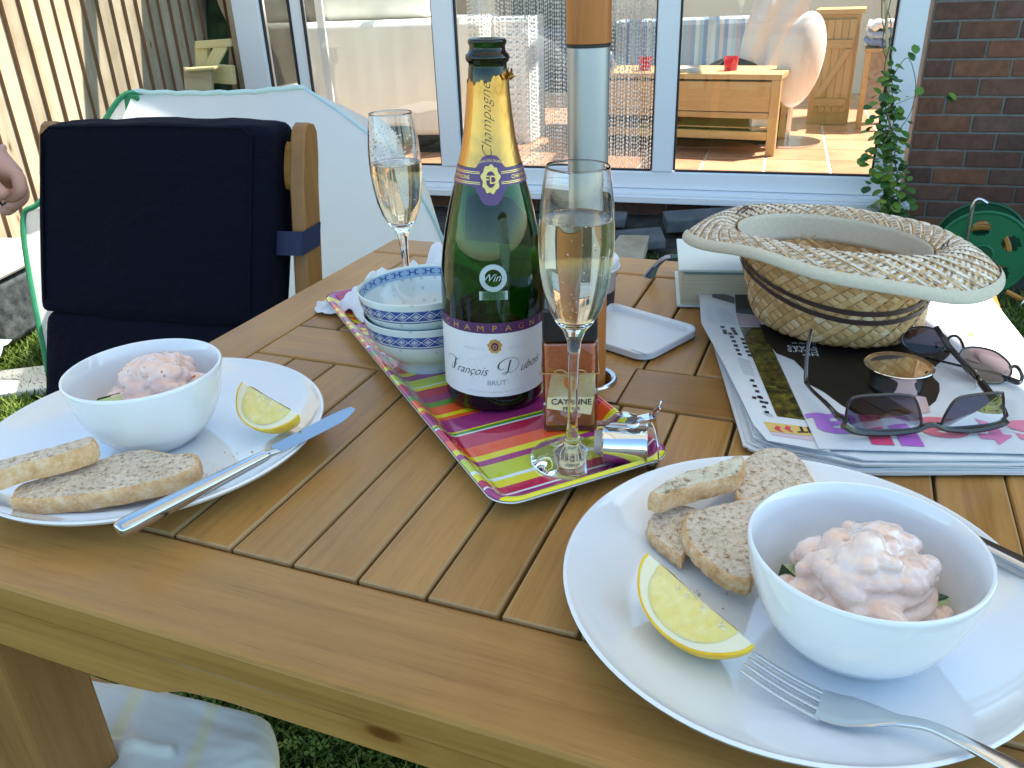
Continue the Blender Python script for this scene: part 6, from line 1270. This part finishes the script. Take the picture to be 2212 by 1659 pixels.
for k, (tx, sz) in enumerate((('HIP', .010), ("CAN'S", .010), ('STARS', .010), ('glossip as', .006))):
    vs, fs = text_mesh(tx, sz, align='LEFT'); q0_ = at(*dz(1100 - k * 8, 600 - k * 30), Z2 + .0007); q1_ = at(*dz(850, 590 - k * 30), Z2 + .0007); dd = (q1_ - q0_).normalized(); ss = Vector((-dd.y, dd.x, 0)); ss = ss if ss.y < 0 else -ss; b.add([q0_ + dd * x + ss * z for x, z in vs], fs)
b.build('cover_lettering', M_PAPER, mag)
# back sheet with schedule lines at the right
b = MB(); R = random.Random(1)
def seg(x0, y0, x1, y1, w=.0003): a, c = at(x0, y0, Z2 + .0003), at(x1, y1, Z2 + .0003); s = (c - a).cross(Vector((0, 0, 1))).normalized() * w; b.add([a - s, c - s, c + s, a + s], [(0, 1, 2, 3)])
for k in range(4): seg(1995 + 20 * k, 655 + k * 9 , 2075 + 18 * k, 652 + 25 * k); 
for (x0, y0, x1, y1) in ((2000, 672, 2070, 652), (2070, 652, 2190, 770), (2018, 690, 2092, 675), (2045, 708, 2118, 700), (2000, 672, 2060, 720)): seg(x0, y0, x1, y1)
for k in range(14): seg(2112 + R.uniform(0, 5) + k * 2, 858 + k * 5, 2195, 866 + k * 5.3, .00022)
b.build('fine_print', mat('grey_ink2', (.34, .35, .38), .7), mag, kind='stuff')
M_YEL = mat('yellow_key', (.6, .55, .1), .5); flat('schedule_box', [(2095, 715), (2105, 722), (2100, 730), (2090, 723)], Z2 + .0006, M_YEL, mag)

# ---- straw hat, upside down
ZH = Z2 + .0012; HCn = Vector((.332, .777, ZH)); hat = empty('straw_hat', HCn, math.radians(-43), 'woven straw hat with brown band lying upside down on the newspapers', 'hat')
M_STRAW = mat('woven_straw', rough=.45, spec=.5); _gi = N(M_STRAW, 'ShaderNodeNewGeometry'); _n = noise(M_STRAW, coords(M_STRAW, (1, 1, 1)), 900, 2)
L(M_STRAW, mixc(M_STRAW, 1, ramp(M_STRAW, _gi.outputs['Random Per Island'], [(0, (.46, .25, .09)), (.45, (.60, .36, .145)), (.8, (.66, .43, .21)), (1, (.72, .55, .33))]), ramp(M_STRAW, _n, [(.3, (.82, .82, .82)), (.7, (1.1, 1.1, 1.1))]), 'MULTIPLY'), P(M_STRAW).inputs['Base Color'])
M_STRAWB = mat('straw_brim', rough=.4, spec=.6); _gi = N(M_STRAWB, 'ShaderNodeNewGeometry'); L(M_STRAWB, ramp(M_STRAWB, _gi.outputs['Random Per Island'], [(0, (.40, .30, .20)), (.3, (.54, .45, .34)), (.65, (.64, .58, .49)), (1, (.74, .70, .63))]), P(M_STRAWB).inputs['Base Color'])
M_STRAWI = mat('straw_ground', (.30, .19, .09), .8); M_BIND = varied('canvas_binding', (.50, .46, .36), (.56, .52, .42), 300, .85, bs=.3, bd=.001)
def crown(th, t):
    """crown wall: t=0 at the closed end on the paper, 1 at the head opening; local ellipse a>b"""
    prof_r = float(np.interp(t, [0, .03, .10, .22, .5, 1], [.052, .064, .0725, .0765, .0800, .0860])); z = float(np.interp(t, [0, .03, .10, .22, .5, 1], [.0, .0015, .007, .018, .046, .090]))
    return Vector((prof_r * 1.10 * math.cos(th), prof_r * 1.0 * math.sin(th), z))
def crown_top(th, t): p = crown(th, t); return p + Vector((-.012 * t ** 1.2, -.006 * t, 0)) + Vector((0, 0, .006 * t * math.cos(th + 2.4)))
def brim(th, s):
    """s=0 at the head opening, 1 at the edge"""
    c = crown_top(th, 1.0); out = Vector((math.cos(th) * 1.02, math.sin(th) * .98, 0)).normalized(); w = .049 + .006 * math.cos(2 * th) + .004 * math.cos(th + .4)
    z = (.011 + .007 * max(0, math.cos(th + .82))) * math.sin(min(1, s * 2.2) * PI / 2) - (.030 + .012 * math.cos(2 * th + .5) + .006 * math.sin(th)) * s ** 2.2 * .8; return c + out * (w * s) + Vector((0, 0, z + .0015 * math.sin(th * 7 + 1) * s))
def weave(b, fn, nth, nt, off, k0=0):
    """diagonal basket weave of diamonds that tile the surface: every second piece runs the other way, its ends tucked under its neighbours"""
    R = random.Random(nth)
    for j in range(nt + 1):
        for i in range(nth):
            t0 = j / nt; a0 = 2 * PI * (i + (.5 if j % 2 else 0)) / nth; hw, ht = PI / nth * .97, .97 / nt; s = ((i + j // 2) % 2) * 2 - 1
            cl = lambda t: min(1, max(0, t)); cs = [(-1, 0), (0, -1), (1, 0), (0, 1)]; e = 1e-3
            tc = min(1 - e, max(e, t0)); nn = (fn(a0 + e, tc) - fn(a0 - e, tc)).cross(fn(a0, tc + e) - fn(a0, tc - e)).normalized() * k0
            P4 = [fn(a0 + hw * x, cl(t0 + ht * y)) for x, y in cs]; M4 = [fn(a0 + hw * (cs[q][0] + cs[(q + 1) % 4][0]) / 2 * 1.04, cl(t0 + ht * (cs[q][1] + cs[(q + 1) % 4][1]) / 2 * 1.04)) for q in range(4)]
            j_ = R.uniform(.8, 1.2); vs = [p - nn * .0002 for p in P4] + [p + nn * (off * (.75 if (q % 2 == 0) == (s > 0) else -.25)) * j_ for q, p in enumerate(M4)] + [fn(a0, cl(t0)) + nn * off * j_]
            b.add(vs, [(0, 4, 8, 7), (4, 1, 5, 8), (8, 5, 2, 6), (7, 8, 6, 3)])
b = MB(); weave(b, crown_top, 44, 20, .0016, 1); b.build('crown_weave', M_STRAW, hat, kind='stuff', smooth=True, angle=180)
b = MB(); b.grid(lambda u, v: crown_top(2 * PI * u, v) * 1.0, 64, 20, True); b.add([crown_top(2 * PI * k / 32, 0) for k in range(32)], [tuple(range(32))]); b.build('crown_base', M_STRAWI, hat, smooth=True, angle=60)
b = MB(); weave(b, lambda th, t: crown_top(th, t * .97) - Vector((math.cos(th), math.sin(th), 0)) * .0015, 44, 18, .0014, -1)
def ins(th, t): r = .062 * t; return Vector((r * math.cos(th) * 1.06, r * math.sin(th) * .96, .0028))
weave(b, ins, 24, 8, .0012, 1); b.build('crown_lining_weave', M_STRAW, hat, kind='stuff', smooth=True, angle=50)
b = MB(); weave(b, brim, 84, 18, .0015, 1); b.build('brim_weave', M_STRAWB, hat, kind='stuff', smooth=True, angle=50)
b = MB(); b.grid(lambda u, v: brim(2 * PI * u, v) - Vector((0, 0, .0008)), 96, 12, True); b.build('brim_base', M_STRAWI, hat, smooth=True, angle=180)
b = MB(); weave(b, lambda th, s: brim(th, s) - Vector((0, 0, .0018)), 60, 12, .0016, -1); b.build('brim_underside_weave', M_STRAW, hat, kind='stuff')
# canvas binding round the edge and the sweat band
b = MB(); n = 120; m_ = 10
def bind(u, v):
    th = 2 * PI * u; e = brim(th, 1); i_ = brim(th, .93); d = (e - i_).normalized(); a = -PI * .62 + 1.24 * PI * v; up = Vector((0, 0, 1)); return e + d * (.0032 * math.cos(a) - .001) + up * (.0042 * math.sin(a) - .0012) - d * (.006 * max(0, abs(v - .5) * 2 - .6))
b.grid(lambda u, v: bind(u, v), n, m_, False); b.build('edge_binding', M_BIND, hat, smooth=True, angle=180)
b = MB(); b.grid(lambda u, v: crown_top(2 * PI * u, 1 - .30 * v) - Vector((math.cos(2 * PI * u), math.sin(2 * PI * u), 0)) * (.0030 + .0010 * math.sin(u * 30) * v) + Vector((0, 0, .001 * (1 - v))), 96, 6); b.build('sweat_band', M_BIND, hat, smooth=True, angle=180, solid=.0006)
M_BAND = mat('brown_band', (.045, .022, .020), .5)
for z0, z1 in ((.34, .39), (.43, .48)):
    b = MB(); b.grid(lambda u, v: crown_top(2 * PI * u, min(.97, z0 + (z1 - z0) * v + .27 * (1 - math.cos(2 * PI * u + .82)))) + Vector((math.cos(2 * PI * u), math.sin(2 * PI * u), 0)) * .0024, 96, 3, True); b.build('hat_band', M_BAND, hat, smooth=True, angle=180)
for (th, s_) in ((2.9, .05), (2.95, .10), (.15, .05), (.2, .12), (3.0, .08)): p = [brim(th + .05 * k, s_ + .01 * k) + Vector((0, 0, .003 + .003 * math.sin(k))) for k in range(5)]; b = MB(); b.tube(p, .0007, 5); b.build('brown_cord', M_BAND, hat)

# ---- sunglasses with black frame (upside down)
def lens_mat(name, col, a, fr=1.7):
    m = bpy.data.materials.new(name); m.use_nodes = True; nt = m.node_tree; nt.nodes.remove(nt.nodes['Principled BSDF']); tr = N(m, 'ShaderNodeBsdfTransparent'); tr.inputs[0].default_value = (*col, 1); gl = N(m, 'ShaderNodeBsdfGlossy'); gl.inputs['Roughness'].default_value = .02; f_ = N(m, 'ShaderNodeFresnel'); f_.inputs[0].default_value = fr; mx = N(m, 'ShaderNodeMixShader'); L(m, f_.outputs[0], mx.inputs[0]); L(m, tr.outputs[0], mx.inputs[1]); L(m, gl.outputs[0], mx.inputs[2]); L(m, mx.outputs[0], nt.nodes['Material Output'].inputs[0]); return m
M_LENS = lens_mat('blue_grey_lens', (.13, .145, .25), 1, 1.5); M_LENS2 = lens_mat('brown_lens', (.20, .145, .165), 1, 1.5); M_FRB = mat('dark_frame', (.018, .014, .014), .22, coat=.5)
G1 = atY(2000, 915, .547); g1 = empty('black_sunglasses', G1, 0, 'sunglasses with thick dark frame and blue grey lenses at the front edge of the magazine', 'sunglasses')
def YP(x, y, Y=.545): return atY(x, y, Y) - G1
lensL = [YP(*p) for p in ((1829, 922), (1828, 895), (1836, 866), (1856, 856), (1920, 852), (1958, 853), (1976, 862), (1987, 890), (1990, 915), (1978, 925), (1930, 929), (1870, 930))]; lensR = [YP(*p) for p in ((2033, 918), (2042, 896), (2060, 868), (2080, 857), (2120, 851), (2160, 848), (2167, 853), (2168, 885), (2170, 903), (2155, 914), (2100, 921), (2050, 924))]
for lp in (lensL, lensR):
    sp = spline(lp + [lp[0]], 5)[:-1]; b = MB(); b.tube(sp, [.0011] * len(sp), 8, closed=True); b.build('lens_rim', M_FRB, g1, smooth=True)
    c = sum(sp, Vector()) / len(sp); b = MB(); b.add([c + Vector((0, -.0012, 0))] + sp, [(0, 1 + i, 1 + (i + 1) % len(sp)) for i in range(len(sp))]); b.build('lens', M_LENS, g1)
b = MB(); pth = spline([YP(*p) for p in ((1822, 918), (1850, 932), (1910, 936), (1975, 930), (2000, 920), (2022, 918), (2050, 928), (2110, 928), (2160, 916), (2175, 906))], 5); b.tube(pth, [.0034 - .0010 * math.sin(PI * i / len(pth)) for i in range(len(pth))], 8, up=(0, 1, 0)); b.build('brow_bar', M_FRB, g1, smooth=True)
def temple(pts, rs, g, O, name='temple', m=None):
    b = MB(); sp = spline(pts, 6); rr = list(np.interp(np.linspace(0, 1, len(sp)), np.linspace(0, 1, len(rs)), rs)); b.tube([p - O for p in sp], rr, 8, flat=.6, up=(0, 1, .2)); return b.build(name, m or M_FRB, g, smooth=True)
temple([atY(1826, 908, .547), at(1812, 900, .766), at(1785, 872, .7665), at(1745, 832, .768), at(1741, 800, .7755), at(1745, 750, .790), at(1753, 712, .8010)], [.0034, .0036, .0032, .0024, .0020, .0018, .0020], g1, G1)
temple([atY(2170, 900, .547), at(2160, 880, .770), at(2110, 815, .776), at(2060, 760, .786), at(2036, 728, .794), at(2022, 706, .800)], [.0034, .0034, .0030, .0024, .0022, .0022], g1, G1)
# ---- second, thin framed pair
G2 = at(2060, 760, .765); g2 = empty('thin_frame_sunglasses', G2, 0, 'thin black wire sunglasses with brown oval lenses beside the right of the hat', 'sunglasses')
def L2(pts, zb): return [at(x, y, zb + (ytop - y) * 0) for x, y in pts]
def oval(px, zlo, zhi):
    ys = [p[1] for p in px]; y0, y1 = min(ys), max(ys); sp = spline([at(x, y, zlo + (zhi - zlo) * (y1 - y) / (y1 - y0)) - G2 for x, y in px + [px[0]]], 5)[:-1]
    b = MB(); b.tube(sp, .0009, 8, closed=True); b.build('lens_rim', M_FRB, g2, smooth=True); c = sum(sp, Vector()) / len(sp); b = MB(); b.add([c] + sp, [(0, 1 + i, 1 + (i + 1) % len(sp)) for i in range(len(sp))]); b.build('lens', M_LENS2, g2)
oval([(1950, 742), (1948, 728), (1962, 712), (1990, 706), (2020, 712), (2045, 730), (2042, 750), (2020, 764), (1985, 762), (1960, 752)], .760, .781); oval([(2078, 790), (2072, 770), (2082, 754), (2108, 750), (2150, 760), (2180, 785), (2184, 808), (2165, 825), (2130, 826), (2095, 808)], .7595, .781)
for nm, pts, r in (('bridge', [(2044, 742, .772), (2052, 728, .779), (2066, 726, .780), (2076, 736, .777), (2082, 752, .774)], .0012), ('lower_bridge', [(2040, 758, .764), (2060, 762, .765), (2074, 772, .765)], .0009), ('hinge', [(1958, 715, .776), (1945, 718, .775), (1930, 724, .772)], .0016), ('hinge', [(2180, 795, .770), (2196, 792, .772), (2208, 812, .768), (2200, 828, .762), (2172, 818, .762)], .0016)):
    b = MB(); b.tube([p - G2 for p in spline([at(*p) for p in pts], 5)], r, 8); b.build(nm, M_FRB, g2, smooth=True)
temple([at(2205, 826, .764), at(2150, 806, .763), at(2100, 796, .762), at(2040, 782, .761), at(2000, 772, .760)], [.0022, .0016, .0013, .0013, .0013], g2, G2); temple([at(1946, 722, .772), at(1900, 735, .766), at(1840, 742, .762), at(1800, 742, .761)], [.0018, .0018, .0018, .0018], g2, G2)
b = MB(); b.tube([p - G2 for p in spline([at(2106, 800, .768), at(2112, 815, .764), at(2108, 835, .760)], 4)], .0012, 6); b.build('nose_pad', mat('clear_pad', (.4, .38, .3), .2), g2, smooth=True)
# ---- steel cup (bottle coaster lid) on the magazine
tin = empty('small_steel_cup', (.3300, .6290, Z2 + .0004), 0, 'small round polished steel cup standing on the dark magazine photo', 'cup'); b = MB()
b.lathe([(0, .0004), (.0200, .0002), (.0212, .0010), (.0216, .0040), (.0235, .0150), (.0262, .0195), (.0276, .0205), (.0280, .0213), (.0274, .0218), (.0262, .0212), (.0240, .0204), (.0228, .0204), (0, .0204)], 64); b.build('cup', M_CHROME, tin, smooth=True, angle=50)
